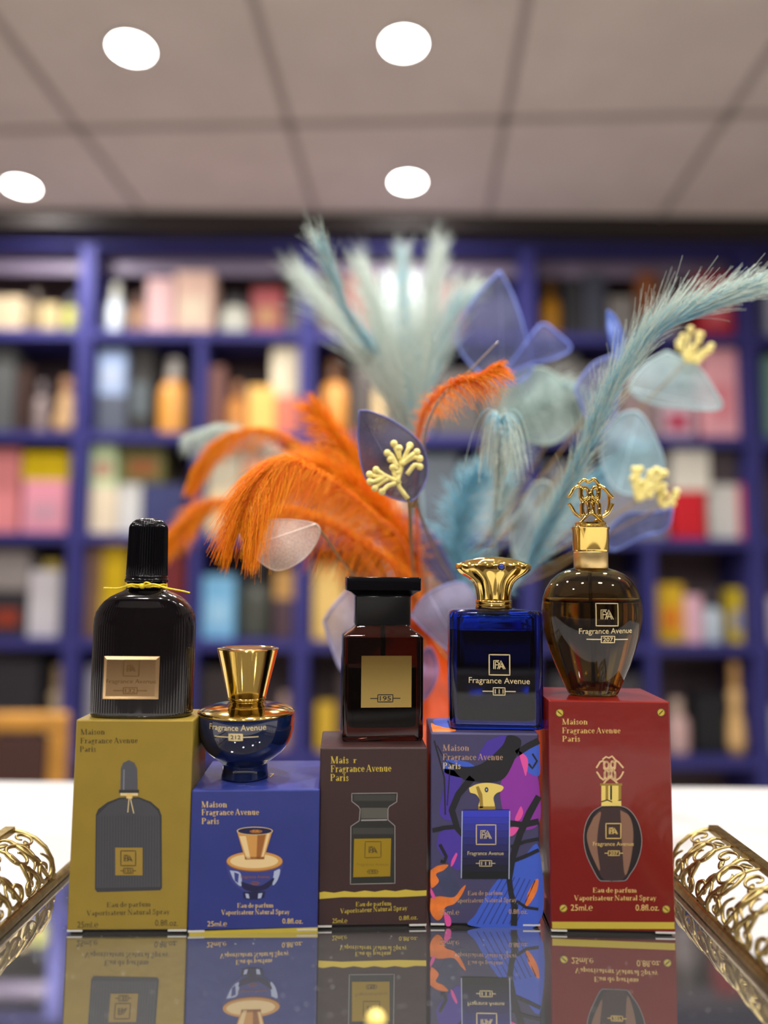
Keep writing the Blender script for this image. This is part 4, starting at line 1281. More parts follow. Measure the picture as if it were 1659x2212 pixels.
def y2(x, z):
    zz = max(0, min(136, z / s))
    for i in range(len(bp) - 1):
        if bp[i][1] <= zz <= bp[i + 1][1]:
            u = (zz - bp[i][1]) / max(bp[i + 1][1] - bp[i][1], 1e-6)
            r_ = (bp[i][0] * (1 - u) + bp[i + 1][0] * u) * s
            break
    return -sqrt(max(r_ * r_ - x * x, 1e-8)) - 0.00006


def d2(F_):
    F_.sans('Fragrance Avenue', 475, 589, 1557, 11.5, M_foil2, 1, weight=0.004); F_.badge('212', 531, 1570, 13.5, 44, 13, M_foil2, M_blk, 1, M_foil2, 2.0)


add_face(bt, None, y2, 'gold_lettering', d2, D, 0, 533.5, zc, s)

# --- bottle 3: dark amber, square black cap
D = 0.324; s = D / FPX
bt, z0 = bottle_root(823, D, B3, 'square dark amber bottle with stepped black cap and gold label on the brown carton', radians(5.5), 0.968)
M_amber = mat('amber_glass', (0.05, 0.020, 0.014, 1), 0.02, trans=1.0, ior=1.48)
hd3 = 0.0105
q = MB()
lv = [(80, 1.0, 0), (83, 1.0, 2.5), (84, 1.0, 7), (84, 1.0, 214), (82, .98, 219), (74, .92, 225), (64, .82, 231), (58, .74, 238), (55, .70, 244)]
q.loft([[(x, y, z * s) for x, y in rrect(h_ * s, hd3 * k_, 0.0022 * min(1, k_))] for h_, k_, z in lv])
q.build('glass_body', M_amber, bt, angle=50)
q = MB()
q.loft([[(x, y, z * s) for x, y in rrect(h_ * s, hd3 * k_, 0.003)] for h_, k_, z in [(66, .72, 26), (70, .78, 30), (70, .78, 150), (69.5, .77, 151)]])
q.build('liquid', mat('dark_amber_liquid', (0.014, 0.006, 0.006, 1), 0.08, spec=0.3), bt, angle=50)
q = MB(); q.tube([(2 * s, 0, 150 * s), (2 * s, 0, 238 * s)], 5.5 * s, 12); q.build('dip_tube', mat('tube_brown', C(92, 66, 40), 0.4), bt, smooth=True)
q = MB()
q.loft([[(x, y, z * s) for x, y in rrect(h_ * s, d_ * s, 0.0006, 2)] for h_, d_, z in [(57, 36, 241), (58, 37, 243), (58, 37, 302), (59, 38, 304), (70, 46, 313), (76, 50, 315), (77.5, 52, 317), (77.5, 52, 343), (76.5, 51, 345)]])
q.build('cap', M_black, bt, angle=30)
q = MB(); q.box(-46 * s, 58 * s, -hd3 - 0.0003, -hd3 + 0.0002, 70 * s, 178 * s)
plate = q.build('label_plate', mat('mirror_gold_label', (0.84, 0.62, 0.20, 1), 0.13, 1.0), bt)


def d3(F_):
    F_.badge('195', 827, 1495, 15.5, 31, 15, M_blk, M_blk, 1, None, 2.0)


F_ = Face(lambda px, py, layer: ((px - 823) * s, -hd3 - 0.0003 - 0.00004 * layer, (1584 - py) * s))
d3(F_); F_.build('label_number', plate)

# --- bottle 4: cobalt, gold crown cap
D = 0.3205; s = D / FPX
bt, z0 = bottle_root(1067, D, B4, 'rectangular cobalt blue bottle with gold fan cap and blue gem on the patterned carton', radians(-1.5), 0.975)
M_cobalt = mat('cobalt_glass', (0.012, 0.060, 0.72, 1), 0.015, trans=1.0, ior=1.48)
hd4 = 0.0108
q = MB()
lv = [(90, .93, 0), (95, .98, 2.5), (96.5, 1.0, 8), (96.5, 1.0, 236), (95, .98, 243), (90, .93, 248), (60, .8, 250), (36, .6, 251)]
q.loft([[(x, y, z * s) for x, y in rrect(h_ * s, hd4 * k_, 0.0026)] for h_, k_, z in lv])
q.build('glass_body', M_cobalt, bt, angle=60)
q = MB()
q.loft([[(x, y, z * s) for x, y in rrect(h_ * s, hd4 * k_, 0.003)] for h_, k_, z in [(76, .74, 18), (80, .80, 22), (80, .80, 205)]])
q.build('liquid', mat('midnight_liquid', (0.002, 0.003, 0.014, 1), 0.10, spec=0.3), bt, angle=60)
q = MB()
q.loft([[(x, y, z * s) for x, y in rrect(h_ * s, hd4 * k_, 0.003)] for h_, k_, z in [(80, .80, 205.5), (80, .80, 232), (74, .74, 238)]])
q.build('air_space', mat('air_gap', (1, 1, 1, 1), 0.0, trans=1.0, ior=0.69), bt, angle=60)
q = MB(); q.lathe([(37 * s, 249 * s), (39 * s, 251 * s), (39 * s, 259 * s), (37.5 * s, 260.5 * s), (39 * s, 262 * s), (39 * s, 268 * s), (37 * s, 269.5 * s)], 40); q.build('collar_ring', M_gold, bt, smooth=True)
q = MB()
NF = 144
cap4 = [(36, 30, 269), (36.5, 31, 278), (38, 32, 290), (41, 33, 301), (46, 34, 310), (54, 35, 317), (64, 36, 323), (73, 37, 329), (79, 38, 336), (80.5, 38, 341), (79, 37, 345), (72, 35, 350), (58, 31, 356), (40, 25, 361), (18, 15, 364), (3, 3, 365)]
rings = []
for h_, d_, z in cap4:
    amp = 0.06 if 276 < z < 350 else 0.02
    rings.append([(h_ * s * cos(2 * pi * i / NF) * (1 + 0.15 * amp * cos(12 * 2 * pi * i / NF)), d_ * s * sin(2 * pi * i / NF) * (1 + amp * cos(12 * 2 * pi * i / NF)),
                   (z + (3.0 * cos(12 * 2 * pi * i / NF) if 338 < z < 350 else 0)) * s) for i in range(NF)])
q.loft(rings); cap = q.build('cap', M_gold, bt, angle=60)
q = MB(); q.ball((12 * s, -38 * s, 341 * s), 0.0014, 14, 8); q.build('blue_gem', mat('sapphire', (0.01, 0.03, 0.25, 1), 0.05, coat=1.0), bt, smooth=True)
q = MB(); q.tube([(12 * s + 0.0016 * cos(a * pi / 10), -40 * s, 341 * s + 0.0016 * sin(a * pi / 10)) for a in range(21)], 0.0003, 6); q.build('gem_ring', M_gold, bt, smooth=True)


def d4(F_):
    F_.logo(1072, 1431, 21, M_foil2, 1, 2.6); F_.sans('Fragrance Avenue', 1009, 1134, 1469, 12, M_foil2, 1, 0.01, 0.006); F_.badge('111', 1071, 1486, 12, 34, 15, M_foil2, M_foil2, 1, None, 2.2)


add_face(bt, None, lambda x, z: -hd4, 'gold_lettering', d4, D, 0, 1067, 1566, s)

# --- bottle 5: smoky oval, gold monogram stopper
D = 0.3145; s = D / FPX
bt, z0 = bottle_root(1281, D, B5, 'smoky brown oval bottle with gold monogram stopper on the red carton', radians(0), 0.995)
op = [(46, 0), (51, 1.5), (53, 5), (58, 15), (67, 35), (79, 62), (91, 95), (100, 126), (105.5, 158), (106.5, 180), (104, 204), (97, 224), (86, 242), (70, 256), (54, 264), (40, 268), (36, 270)]
kd5 = 0.60
M_smoke = mat('smoky_glass', (0.32, 0.23, 0.075, 1), 0.01, trans=1.0, ior=1.47)
q = MB(); q.loft([[(x, y * kd5, z * s) for x, y in sup(h_ * s, h_ * s, 72, 2.2)] for h_, z in op]); q.build('glass_body', M_smoke, bt, smooth=True)
lp = [(42, 12), (48, 14), (60, 34), (72, 61), (84, 94), (93, 126), (98.5, 158), (99.3, 178), (98, 193), (96.8, 196)]
q = MB(); q.loft([[(x, y * kd5 * 0.93, z * s) for x, y in sup(h_ * s, h_ * s, 64, 2.2)] for h_, z in lp]); q.build('liquid', mat('brown_liquid', (0.62, 0.46, 0.24, 1), 0.0, trans=1.0, ior=0.93), bt, smooth=True)
ap = [(96.6, 197), (95, 206), (90, 221), (80, 238), (66, 250), (50, 258), (34, 262)]
q = MB(); q.loft([[(x, y * kd5 * 0.93, z * s) for x, y in sup(h_ * s, h_ * s, 64, 2.2)] for h_, z in ap]); q.build('air_space', mat('air_gap', (1, 1, 1, 1), 0.0, trans=1.0, ior=0.69), bt, smooth=True)
q = MB(); q.tube([(-1 * s, 0, 20 * s), (-3 * s, 0, 262 * s)], 4.0 * s, 12); q.build('dip_tube', mat('tube_tan', C(120, 96, 60), 0.3), bt, smooth=True)
q = MB(); q.lathe([(34 * s, 267 * s), (36 * s, 269 * s), (36 * s, 302 * s), (35.5 * s, 304 * s)], 48); q.build('neck_collar', M_goldb, bt, smooth=True)
q = MB(); q.lathe([(35 * s, 303.5 * s), (37 * s, 305 * s), (38 * s, 308 * s), (38.5 * s, 352 * s), (40 * s, 354 * s), (40 * s, 357 * s), (37.5 * s, 358 * s), (35 * s, 362 * s), (33 * s, 363 * s), (33 * s, 367 * s), (30 * s, 368 * s), (4 * s, 368 * s)], 56); q.build('stopper_base', M_gold, bt, angle=50)
q = MB()
zo = 368 + 48


def putm(yy, rad):
    def f(pts):
        P = catmull([(x * s, yy, (zo - y) * s) for x, y in pts], len(pts) * 4)
        q.tube(P, rad, 8)
    return f


monogram(putm(-0.0022, 0.00066)); monogram(putm(-0.0008, 0.00056))
q.tube([(46 * s * cos(a), 0.0025, (zo + 46 * s / s * sin(a) * 1.0) * s) for a in [(-75 + i * 6) * pi / 180 for i in range(18)]], 0.0006, 8)
q.build('monogram_ornament', M_gold, bt, smooth=True)


def y5(x, z):
    zz = max(0, min(268, z / s))
    r_ = 50 * s
    for i in range(len(op) - 1):
        if op[i][1] <= zz <= op[i + 1][1]:
            u = (zz - op[i][1]) / max(op[i + 1][1] - op[i][1], 1e-6)
            r_ = (op[i][0] * (1 - u) + op[i + 1][0] * u) * s
    return -kd5 * (max(r_ ** 2.2 - abs(x) ** 2.2, 1e-9)) ** (1 / 2.2) - 0.00012


def d5(F_):
    F_.logo(1295, 1330, 23, M_foil2, 1, 2.2); F_.sans('Fragrance Avenue', 1238, 1350, 1370, 11, M_foil2, 1, -0.02, 0.006); F_.badge('207', 1297, 1381, 14, 44, 13, M_foil2, M_foil2, 1, None, 2.0)


add_face(bt, None, y5, 'gold_lettering', d5, D, 0, 1281, 1502, s)

# ------------------------------------------------------------------ bead on the tray, close to the lens
p = U(812, 2203, 0.236)
q = MB(); q.ball((0, 0, 0.0033), 0.0033, 20, 12)
o = q.build('pearl_bead', mat('pale_yellow_pearl', C(240, 214, 120), 0.15, coat=0.8), smooth=True)
o.location = (p.x, 0.236, TRAY_Z)
tag(o, 'small pale yellow bead lying on the mirror before the brown carton', 'bead')

# ------------------------------------------------------------------ vase
VP = U(905, 1400, 0.475)
vb = COUNTER_Z
vz = lambda py: U(905, py, 0.475).z - vb
r = empty('flower_vase', (VP.x, 0.475, vb), 0, 'orange ceramic vase behind the cartons holding the dyed feathers', 'vase')
M_vase = mat('orange_ceramic', C(192, 66, 0), 0.4, spec=0.3, noise=0.06, nscale=20)
pxm = 0.475 / FPX
q = MB(); q.lathe([(0.030, 0), (0.036, 0.002), (185 * pxm * 0.85, vz(1720)), (185 * pxm, vz(1650)), (170 * pxm, vz(1590)), (120 * pxm, vz(1510)), (75 * pxm, vz(1450)), (58 * pxm, vz(1400)), (56 * pxm, vz(1360)), (66 * pxm, vz(1330)),
                   (62 * pxm, vz(1332)), (50 * pxm, vz(1362)), (50 * pxm, vz(1400))], 64, caps=(True, True)); q.build('body', M_vase, r, smooth=True)
MOUTH = Vector((VP.x, 0.475, vb + vz(1385)))

# ------------------------------------------------------------------ feathers
M_quillo = mat('orange_quill', C(236, 110, 20), 0.5)
M_or = mat('orange_barb', C(255, 176, 0), 0.6, transl=0.35)
M_or2 = mat('orange_barb_deep', C(255, 142, 0), 0.6, transl=0.35)
M_bl = mat('pale_blue_barb', C(164, 218, 234), 0.6, transl=0.35)
M_bl2 = mat('pale_sage_barb', C(224, 234, 226), 0.6, transl=0.35)
M_bl3 = mat('teal_barb', C(140, 198, 216), 0.6, transl=0.35)
M_quillb = mat('blue_quill', C(150, 180, 190), 0.5)


def feather(name, label, ctl, n, ln, ang, mats, quill, t0=0.35, droop=0.3, rad=0.00016, seed=1, spread=0.7, taper=True, group=None, mouth=True, segs=7, curl=0.0, shape=None):
    rnd = random.Random(seed)
    P = [U(a, b_, d_) for a, b_, d_ in ctl]
    if mouth:
        off = Vector((rnd.uniform(-0.006, 0.006), rnd.uniform(-0.006, 0.006), 0))
        P = [MOUTH + off, ] + P
    N = 60
    sp = catmull(P, N)
    r = empty(name, P[0], 0, label, 'feather', group)
    org = P[0]
    q = MB()
    q.tube([p - org for p in sp], [0.0009 * (1 - 0.8 * i / N) for i in range(N + 1)], 6)
    q.build('quill', quill, r, smooth=True)
    q = MB()
    g = Vector((0, 0, -1))
    for i in range(n):
        t = t0 + (1 - t0) * (i + rnd.random()) / n
        k_ = min(t, 0.999) * N
        j = int(k_); u = k_ - j
        p = sp[j].lerp(sp[j + 1], u)
        tg = (sp[min(j + 2, N)] - sp[max(j - 1, 0)]).normalized()
        sd = tg.cross(Vector((0, 1, 0)))
        if sd.length < 1e-3:
            sd = Vector((1, 0, 0))
        sd.normalize()
        bn = tg.cross(sd)
        sgn = 1 if i % 2 else -1
        ph = rnd.gauss(0, spread)
        side = (sd * cos(ph) * sgn + bn * sin(ph)).normalized()
        a = ang * rnd.uniform(0.75, 1.25)
        dr = (tg * cos(a) + side * sin(a)).normalized()
        f_ = (t - t0) / (1 - t0)
        lf = (shape(f_) if shape else (min(1, 0.35 + 2.2 * f_) * (1 - 0.55 * f_ ** 3)))
        L = ln * lf * rnd.uniform(0.7, 1.15)
        cw = Vector((rnd.gauss(0, 1), rnd.gauss(0, 1), rnd.gauss(0, 1))) * 0.10
        pts = []
        for m_ in range(segs + 1):
            v = m_ / segs
            pts.append(p - org + dr * (L * v * (1 - 0.25 * droop * v)) + g * (droop * L * v * v) + tg * (curl * L * v * v) + cw * (L * v * v))
        rr = [rad * (1 - 0.6 * m_ / segs) for m_ in range(segs + 1)]
        c0 = len(q.f)
        q.use(mats[0] if rnd.random() < 0.6 else mats[1])
        q.tube(pts, rr, 3, caps=False)
        if len(mats) > 2:
            q.use(mats[2])
            ci = q.cur
            nf = len(q.f) - c0
            for z_ in range(c0 + int(nf * 0.62), c0 + nf):
                q.m[z_] = ci
    q.build('barbs', None, r, smooth=True)
    return r


GF = 'dyed feathers in the orange vase'
OM, BM, TM = (M_or, M_or2), (M_bl, M_bl2, M_bl2), (M_bl3, M_bl, M_bl)
feather('ostrich_feather', 'orange ostrich feather arching left with a sharp drooping fringed tip', [(880, 1190, .43), (800, 1105, .40), (705, 1035, .37), (625, 1002, .348), (565, 1035, .338), (530, 1100, .334), (518, 1150, .333)],
        1900, .021, 0.9, OM, M_quillo, 0.25, 0.9, .00013, 2, 0.5, group=GF, segs=9, curl=0.5, shape=lambda f: 0.45 + 0.55 * sin(pi * min(f * 1.1, 1)))
feather('ostrich_feather', 'orange feather making the high blurred arch farthest back at left', [(800, 1090, .5), (690, 985, .52), (580, 932, .53), (490, 945, .53), (440, 995, .53), (412, 1050, .53)],
        1000, .017, 0.55, OM, M_quillo, 0.25, 0.6, .0003, 3, 0.5, group=GF)
feather('ostrich_feather', 'orange feather tip hanging low beside the black bottle cap', [(760, 1170, .52), (600, 1100, .55), (480, 1085, .56), (420, 1115, .56), (355, 1175, .56)],
        550, .026, 0.45, OM, M_quillo, 0.5, 0.35, .0003, 4, 0.5, group=GF)
feather('ostrich_feather', 'orange feather rising steeply left of the purple leaf', [(870, 1180, .455), (800, 1040, .45), (730, 950, .45), (675, 880, .45)],
        1100, .030, 0.5, OM, M_quillo, 0.15, 0.2, .00026, 5, 0.7, group=GF)
feather('ostrich_feather', 'orange feather curling up to the right above the purple leaf', [(905, 1180, .42), (898, 1020, .40), (915, 895, .385), (975, 835, .355), (1035, 815, .345), (1078, 792, .342)],
        900, .018, 0.55, OM, M_quillo, 0.35, 0.45, .00014, 6, 0.6, group=GF)
feather('ostrich_feather', 'orange feather lowest in the vase, its fringe hanging over the amber bottle', [(880, 1255, .43), (790, 1180, .41), (690, 1125, .395), (610, 1105, .39), (550, 1130, .385)],
        1500, .022, 1.0, OM, M_quillo, 0.12, 0.7, .00016, 7, 0.6, group=GF, segs=8)
feather('ostrich_feather', 'thick orange feather in the middle behind the fringed one', [(890, 1200, .45), (820, 1110, .44), (740, 1040, .43), (660, 1010, .43), (590, 1030, .43)],
        2600, .034, 0.75, OM, M_quillo, 0.05, 0.35, .00022, 8, 0.8, group=GF)
# pale blue fan
tips = [((655, 600, .50), 'leftmost and lowest of the pale blue fan'), ((700, 545, .40), 'sharp tipped one at the left of the pale blue fan'), ((785, 590, .50), 'third from left in the pale blue fan'),
        ((868, 560, .52), 'tallest in the middle of the pale blue fan'), ((945, 545, .51), 'upright one right of the middle of the pale blue fan'), ((1010, 640, .50), 'rightmost of the pale blue fan')]
for i, (tp_, lb) in enumerate(tips):
    mx_ = 890 + (tp_[0] - 890) * 0.35
    feather('ostrich_feather', 'pale blue feather, ' + lb, [(915, 1120, .468), (893 + (tp_[0] - 890) * .06, 930, .465), (mx_, 790, .47), (890 + (tp_[0] - 890) * 0.72, 680, (tp_[2] + .46) / 2), tp_],
            850, (.052 if i == 1 else .072), 0.22, (M_bl, M_bl2, M_bl2) if i % 2 else (M_bl2, M_bl2, M_bl2), M_quillb, 0.30, 0.06, .00019 if i != 1 else .00014, 20 + i, 1.1, group=GF, shape=lambda f: 0.9 - 0.45 * f)
feather('ostrich_feather', 'upright blue plume whose pale fringe droops like a fountain', [(1055, 1250, .42), (1068, 1120, .395), (1078, 1000, .375), (1080, 905, .368)],
        560, .036, 0.5, (M_bl, M_bl2, M_bl2), M_quillb, 0.55, 1.3, .00019, 30, 1.4, group=GF, segs=10, shape=lambda f: 0.12 + 0.9 * f * f)
feather('ostrich_feather', 'long light blue plume leaning far right with a feathery bent tip', [(1085, 1290, .44), (1160, 1180, .42), (1232, 1040, .375), (1300, 885, .352), (1380, 755, .342), (1470, 690, .338), (1560, 648, .336)],
        2600, .042, 0.13, (M_bl, M_bl, M_bl2), M_quillb, 0.18, 0.02, .00016, 31, 1.4, group=GF, shape=lambda f: 1.0 - 0.25 * f)
feather('ostrich_feather', 'soft teal feather low behind the blue bottle cap', [(985, 1260, .46), (990, 1150, .46), (1010, 1060, .46), (1060, 1000, .46)],
        900, .036, 0.6, TM, M_quillb, 0.05, 0.3, .0003, 32, 1.1, group=GF)
feather('ostrich_feather', 'pale sage feather curving over behind the upright plume', [(1040, 1250, .5), (1080, 1080, .5), (1110, 930, .5), (1180, 850, .5), (1250, 860, .5)],
        1700, .040, 0.55, (M_bl2, M_bl, M_bl2), M_quillb, 0.3, 0.4, .0003, 33, 1.0, group=GF)
feather('ostrich_feather', 'teal feather leaning right behind the long light blue plume', [(1060, 1290, .47), (1130, 1200, .48), (1200, 1100, .49), (1290, 1030, .5), (1370, 960, .5)],
        800, .032, 0.5, TM, M_quillb, 0.2, 0.3, .0003, 34, 1.0, group=GF)
feather('ostrich_feather', 'faint grey green feather farthest left behind the orange arch', [(780, 1120, .56), (620, 985, .59), (500, 930, .6), (410, 945, .6)],
        450, .026, 0.6, (M_bl2, M_bl2), M_quillb, 0.45, 0.5, .0003, 35, 0.9, group=GF)

# ------------------------------------------------------------------ skeleton leaves
M_stem = mat('wire_stem', C(120, 104, 96), 0.4)
M_stemg = mat('gold_stem', C(140, 112, 62), 0.4)


def leaf(label, out, D, col, alpha, base, seed, bend=0.010, edge=None, tip_d=0.0, rim=0.0009):
    """outline in photo pixels at distance D, dished and with a rolled rim; base = index of the outline point where the stem joins"""
    rnd = random.Random(seed)
    mm = mat('leaf_net_%d' % seed, C(*col), 0.6, alpha=alpha, transl=0.35, noise=0.18, nscale=60)
    me_ = mat('leaf_rim_%d' % seed, C(*(edge or col)), 0.6, alpha=0.8, transl=0.3)
    cx = sum(p[0] for p in out) / len(out); cy_ = sum(p[1] for p in out) / len(out)
    n = len(out) * 5
    ring = catmull([(p[0], p[1], 0) for p in out] + [(out[0][0], out[0][1], 0)], n)[:-1]
    K = 6
    pts = []
    bx, by = out[base]
    ax, ay = cx - bx, cy_ - by
    l_ = sqrt(ax * ax + ay * ay) or 1
    ax, ay = ax / l_, ay / l_

    def W(x, y):
        sdist = ((x - cx) * -ay + (y - cy_) * ax) / 80.0        # across the midrib
        al = ((x - bx) * ax + (y - by) * ay) / (2 * l_)
        return U(x, y, D + bend * (sdist * sdist) - bend * 0.6 * al + tip_d * al + 0.002 * sin(al * 9))
    root = W(bx, by)
    r = empty('skeleton_leaf', root, 0, label, 'leaf', 'skeleton leaves in the orange vase')
    q = MB()
    vs = [W(cx, cy_) - root]
    for k_ in range(1, K + 1):
        for p in ring:
            vs.append(W(cx + (p.x - cx) * k_ / K, cy_ + (p.y - cy_) * k_ / K) - root)
    fs = [(0, 1 + i, 1 + (i + 1) % n) for i in range(n)]
    for k_ in range(K - 1):
        for i in range(n):
            j = (i + 1) % n
            fs.append((1 + k_ * n + i, 1 + (k_ + 1) * n + i, 1 + (k_ + 1) * n + j, 1 + k_ * n + j))
    q.add(vs, fs); bl = q.build('blade', mm, r, smooth=True)
    q = MB(); q.tube([W(p.x, p.y) - root for p in ring] + [W(ring[0].x, ring[0].y) - root], rim, 5); q.build('rim', me_, r, smooth=True)
    # midrib and side veins
    q = MB()
    far = max(out, key=lambda p: (p[0] - bx) * ax + (p[1] - by) * ay)
    mid = [W(bx + (far[0] - bx) * i / 12, by + (far[1] - by) * i / 12) - root for i in range(13)]
    q.tube(mid, [0.0005 * (1 - 0.06 * i) for i in range(13)], 5)
    q.build('midrib', mat('leaf_vein_%d' % seed, C(*[min(255, int(c * 1.15)) for c in col]), 0.6), r, smooth=True)
    q = MB()
    d0 = root
    st = catmull([(0, 0, 0), (MOUTH - d0) * 0.3 + Vector((0, 0.01, -0.004)), (MOUTH - d0) * 0.7 + Vector((0, 0.004, 0.006)), MOUTH - d0], 20)
    q.tube(st, 0.0006, 6); q.build('stem', M_stemg if seed % 2 else M_stem, r, smooth=True)
    return r


leaf('slate purple skeleton leaf carrying a yellow berry sprig, in sharp focus', [(776, 887), (800, 889), (850, 910), (900, 948), (920, 985), (922, 1030), (908, 1062), (886, 1083), (840, 1072), (800, 1046), (782, 1010), (774, 950)], .350, (72, 68, 92), .92, 7, 1, .006, (130, 130, 190), 0, .00045)
leaf('pointed blue skeleton leaf standing highest among the feathers', [(1080, 586), (1108, 640), (1132, 715), (1148, 800), (1085, 830), (1010, 780), (988, 715), (1030, 640)], .47, (104, 110, 150), .45, 4, 3, .008, (150, 170, 240))
leaf('blue folded skeleton leaf right of the highest pointed leaf', [(1140, 735), (1172, 700), (1205, 722), (1233, 752), (1200, 773), (1150, 786), (1092, 806)], .47, (104, 110, 160), .5, 6, 5, .008, (140, 160, 240))
leaf('blue grey skeleton leaf behind the long light blue plume', [(1322, 768), (1338, 800), (1325, 900), (1285, 930), (1250, 860), (1245, 835), (1280, 788)], .45, (108, 114, 156), .5, 3, 7, .008, (150, 166, 232))
leaf('narrow blue skeleton leaf beside the upper part of the long plume', [(1313, 672), (1330, 690), (1348, 745), (1340, 790), (1325, 760), (1314, 710)], .45, (116, 140, 214), .75, 3, 9, .004, (120, 150, 230))
leaf('pale grey skeleton leaf pointing right near the pink carton', [(1440, 760), (1500, 788), (1540, 840), (1556, 882), (1480, 882), (1405, 870), (1360, 840), (1390, 790)], .48, (176, 200, 204), .6, 6, 11, .010, (200, 220, 222))
leaf('pale blue round skeleton leaf above the gold monogram stopper', [(1330, 898), (1380, 892), (1420, 960), (1432, 1010), (1400, 1060), (1335, 1062), (1300, 1000), (1304, 930)], .46, (168, 200, 212), .6, 5, 13, .010, (190, 214, 224))
leaf('large pale sage skeleton leaf in the middle of the bouquet', [(1110, 800), (1180, 798), (1232, 850), (1240, 920), (1180, 960), (1100, 930), (1078, 870)], .49, (186, 208, 200), .65, 4, 15, .010, (206, 222, 214))
leaf('dark blue skeleton leaf low at the right beside the gold stopper', [(1452, 1098), (1440, 1142), (1385, 1160), (1325, 1188), (1305, 1160), (1350, 1112), (1400, 1108)], .46, (92, 100, 150), .75, 4, 17, .008, (136, 156, 226))
leaf('whitish skeleton leaf hanging under the orange fringe', [(536, 1182), (560, 1132), (610, 1122), (682, 1132), (688, 1162), (655, 1208), (602, 1232), (562, 1214)], .345, (224, 206, 192), .62, 3, 19, .008, (232, 220, 210), 0, .0003)
leaf('lavender white skeleton leaf left of the amber bottle cap', [(700, 1342), (722, 1308), (775, 1258), (805, 1300), (790, 1400), (745, 1450), (718, 1400)], .42, (196, 190, 206), .72, 3, 21, .008, (206, 206, 240))
leaf('grey lavender skeleton leaf between amber bottle and cobalt bottle', [(888, 1330), (925, 1282), (1000, 1258), (1030, 1320), (1000, 1420), (930, 1372)], .395, (150, 146, 176), .86, 4, 23, .006, (160, 170, 220), 0, .0004)
leaf('slate leaf lying along the golden stem over the orange feathers', [(852, 1112), (900, 1124), (950, 1180), (990, 1275), (940, 1244), (888, 1172)], .45, (100, 100, 140), .75, 3, 25, .006, (120, 124, 180))
leaf('grey green skeleton leaf behind the upright fountain plume', [(1105, 1140), (1150, 1052), (1190, 1050), (1192, 1140), (1140, 1210), (1110, 1200)], .47, (160, 176, 176), .65, 5, 27, .008, (190, 204, 200))
leaf('mauve leaf low behind the right side of the amber bottle', [(905, 1420), (930, 1400), (945, 1450), (925, 1500), (890, 1520), (870, 1470)], .42, (150, 128, 170), .8, 1, 29, .004, (160, 140, 190))

# ------------------------------------------------------------------ berry sprigs
M_berry = mat('pale_yellow_berry', C(240, 224, 140), 0.45, bump=0.2, bscale=600)


def sprig(label, branches, D, r0, br, stemto):
    root = U(branches[0][0][0], branches[0][0][1], D)
    r = empty('berry_sprig', root, 0, label, 'berry sprig', 'yellow berry sprigs in the orange vase')
    q = MB()
    rnd = random.Random(len(label))
    for bb in branches:
        P = [U(x, y, D - 0.002 * rnd.random()) - root for x, y in bb]
        q.tube(catmull(P, 8) if len(P) > 2 else P, r0, 6)
    q.build('twig', M_berry, r, smooth=True)
    for bb in branches:
        q = MB(); q.ball(U(bb[-1][0], bb[-1][1], D - 0.001) - root, br, 10, 7); q.build('berry', M_berry, r, smooth=True)
    q = MB()
    q.tube(catmull([(0, 0, 0), (MOUTH - root) * 0.35 + Vector((0, 0.012, 0)), (MOUTH - root) * 0.7 + Vector((0, 0.004, 0.004)), MOUTH - root], 20), 0.0005, 6)
    q.build('stem', M_stemg, r, smooth=True)


def Z1(pts):
    return [(330 + a / 2.476, 500 + c / 2.476) for a, c in pts]


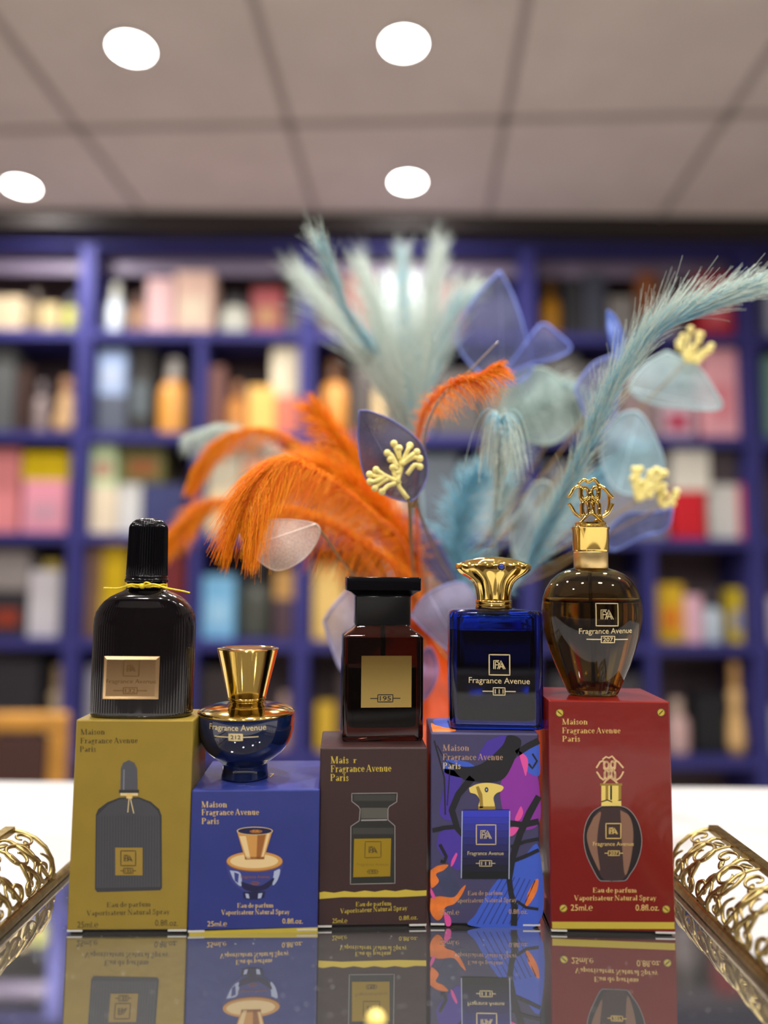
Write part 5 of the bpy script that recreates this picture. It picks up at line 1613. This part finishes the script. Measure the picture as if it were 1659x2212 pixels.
B = [[(1365, 1430), (1310, 1345), (1330, 1250), (1290, 1135)], [(1310, 1345), (1330, 1250), (1375, 1145)], [(1330, 1250), (1380, 1200), (1412, 1180)], [(1330, 1250), (1390, 1210), (1428, 1215)],
     [(1360, 1300), (1400, 1250), (1428, 1258)], [(1310, 1260), (1280, 1200), (1255, 1185)], [(1310, 1280), (1290, 1230), (1272, 1218)], [(1320, 1220), (1318, 1180), (1318, 1160)],
     [(1320, 1340), (1250, 1310), (1195, 1275)], [(1250, 1310), (1200, 1310), (1160, 1300)], [(1250, 1310), (1190, 1335), (1162, 1338)], [(1260, 1320), (1210, 1350), (1188, 1372)],
     [(1310, 1345), (1260, 1360), (1226, 1392)], [(1310, 1345), (1290, 1290), (1285, 1262)], [(1320, 1350), (1300, 1300), (1312, 1290)]]
sprig('pale yellow berry sprig in front of the slate purple leaf', [Z1(x) for x in B], .341, 13 / 2.476 * .341 / FPX, 20 / 2.476 * .341 / FPX, None)


def rsprig(label, cx, cy_, D, rr, seed, n=14):
    rnd = random.Random(seed)
    br = []
    b0 = (cx - rr * 0.5, cy_ + rr * 1.0)
    for i in range(n):
        a = rnd.uniform(0, 2 * pi); k_ = rr * sqrt(rnd.random())
        e = (cx + k_ * cos(a) * 1.1, cy_ + k_ * sin(a))
        br.append([b0, ((b0[0] + e[0]) / 2 + rnd.uniform(-6, 6), (b0[1] + e[1]) / 2), e])
    sprig(label, br, D, 0.0011, 0.0022, None)


rsprig('blurred yellow berry sprig at the far right near the long plume tip', 1500, 745, .47, 36, 3)
rsprig('blurred yellow berry sprig right of the gold stopper', 1398, 1040, .44, 42, 4, 18)
rsprig('small yellow berry sprig under the dark blue leaf', 1440, 1070, .445, 24, 5, 9)

# ------------------------------------------------------------------ bare wire twig
P = [U(*a) for a in ((1076, 738, .36), (1020, 795, .358), (960, 850, .357), (925, 910, .357), (912, 980, .357), (900, 1070, .362), (915, 1130, .385), (950, 1210, .43), (975, 1275, .45))]
r = empty('wire_twig', P[0], 0, 'thin bare grey twig curving over the purple leaf into the vase', 'twig', None)
q = MB(); sp = catmull([p - P[0] for p in P] + [MOUTH - P[0]], 60); q.tube(sp, [0.0004 + 0.0006 * i / 60 for i in range(61)], 8); q.build('stalk', M_stem, r, smooth=True)
q = MB(); P2 = [U(*a) - P[0] for a in ((905, 1045, .360), (900, 1072, .3625), (893, 1095, .366))]; q.tube(catmull(P2, 8), 0.0012, 8); q.build('sheath', M_stemg, r, smooth=True)
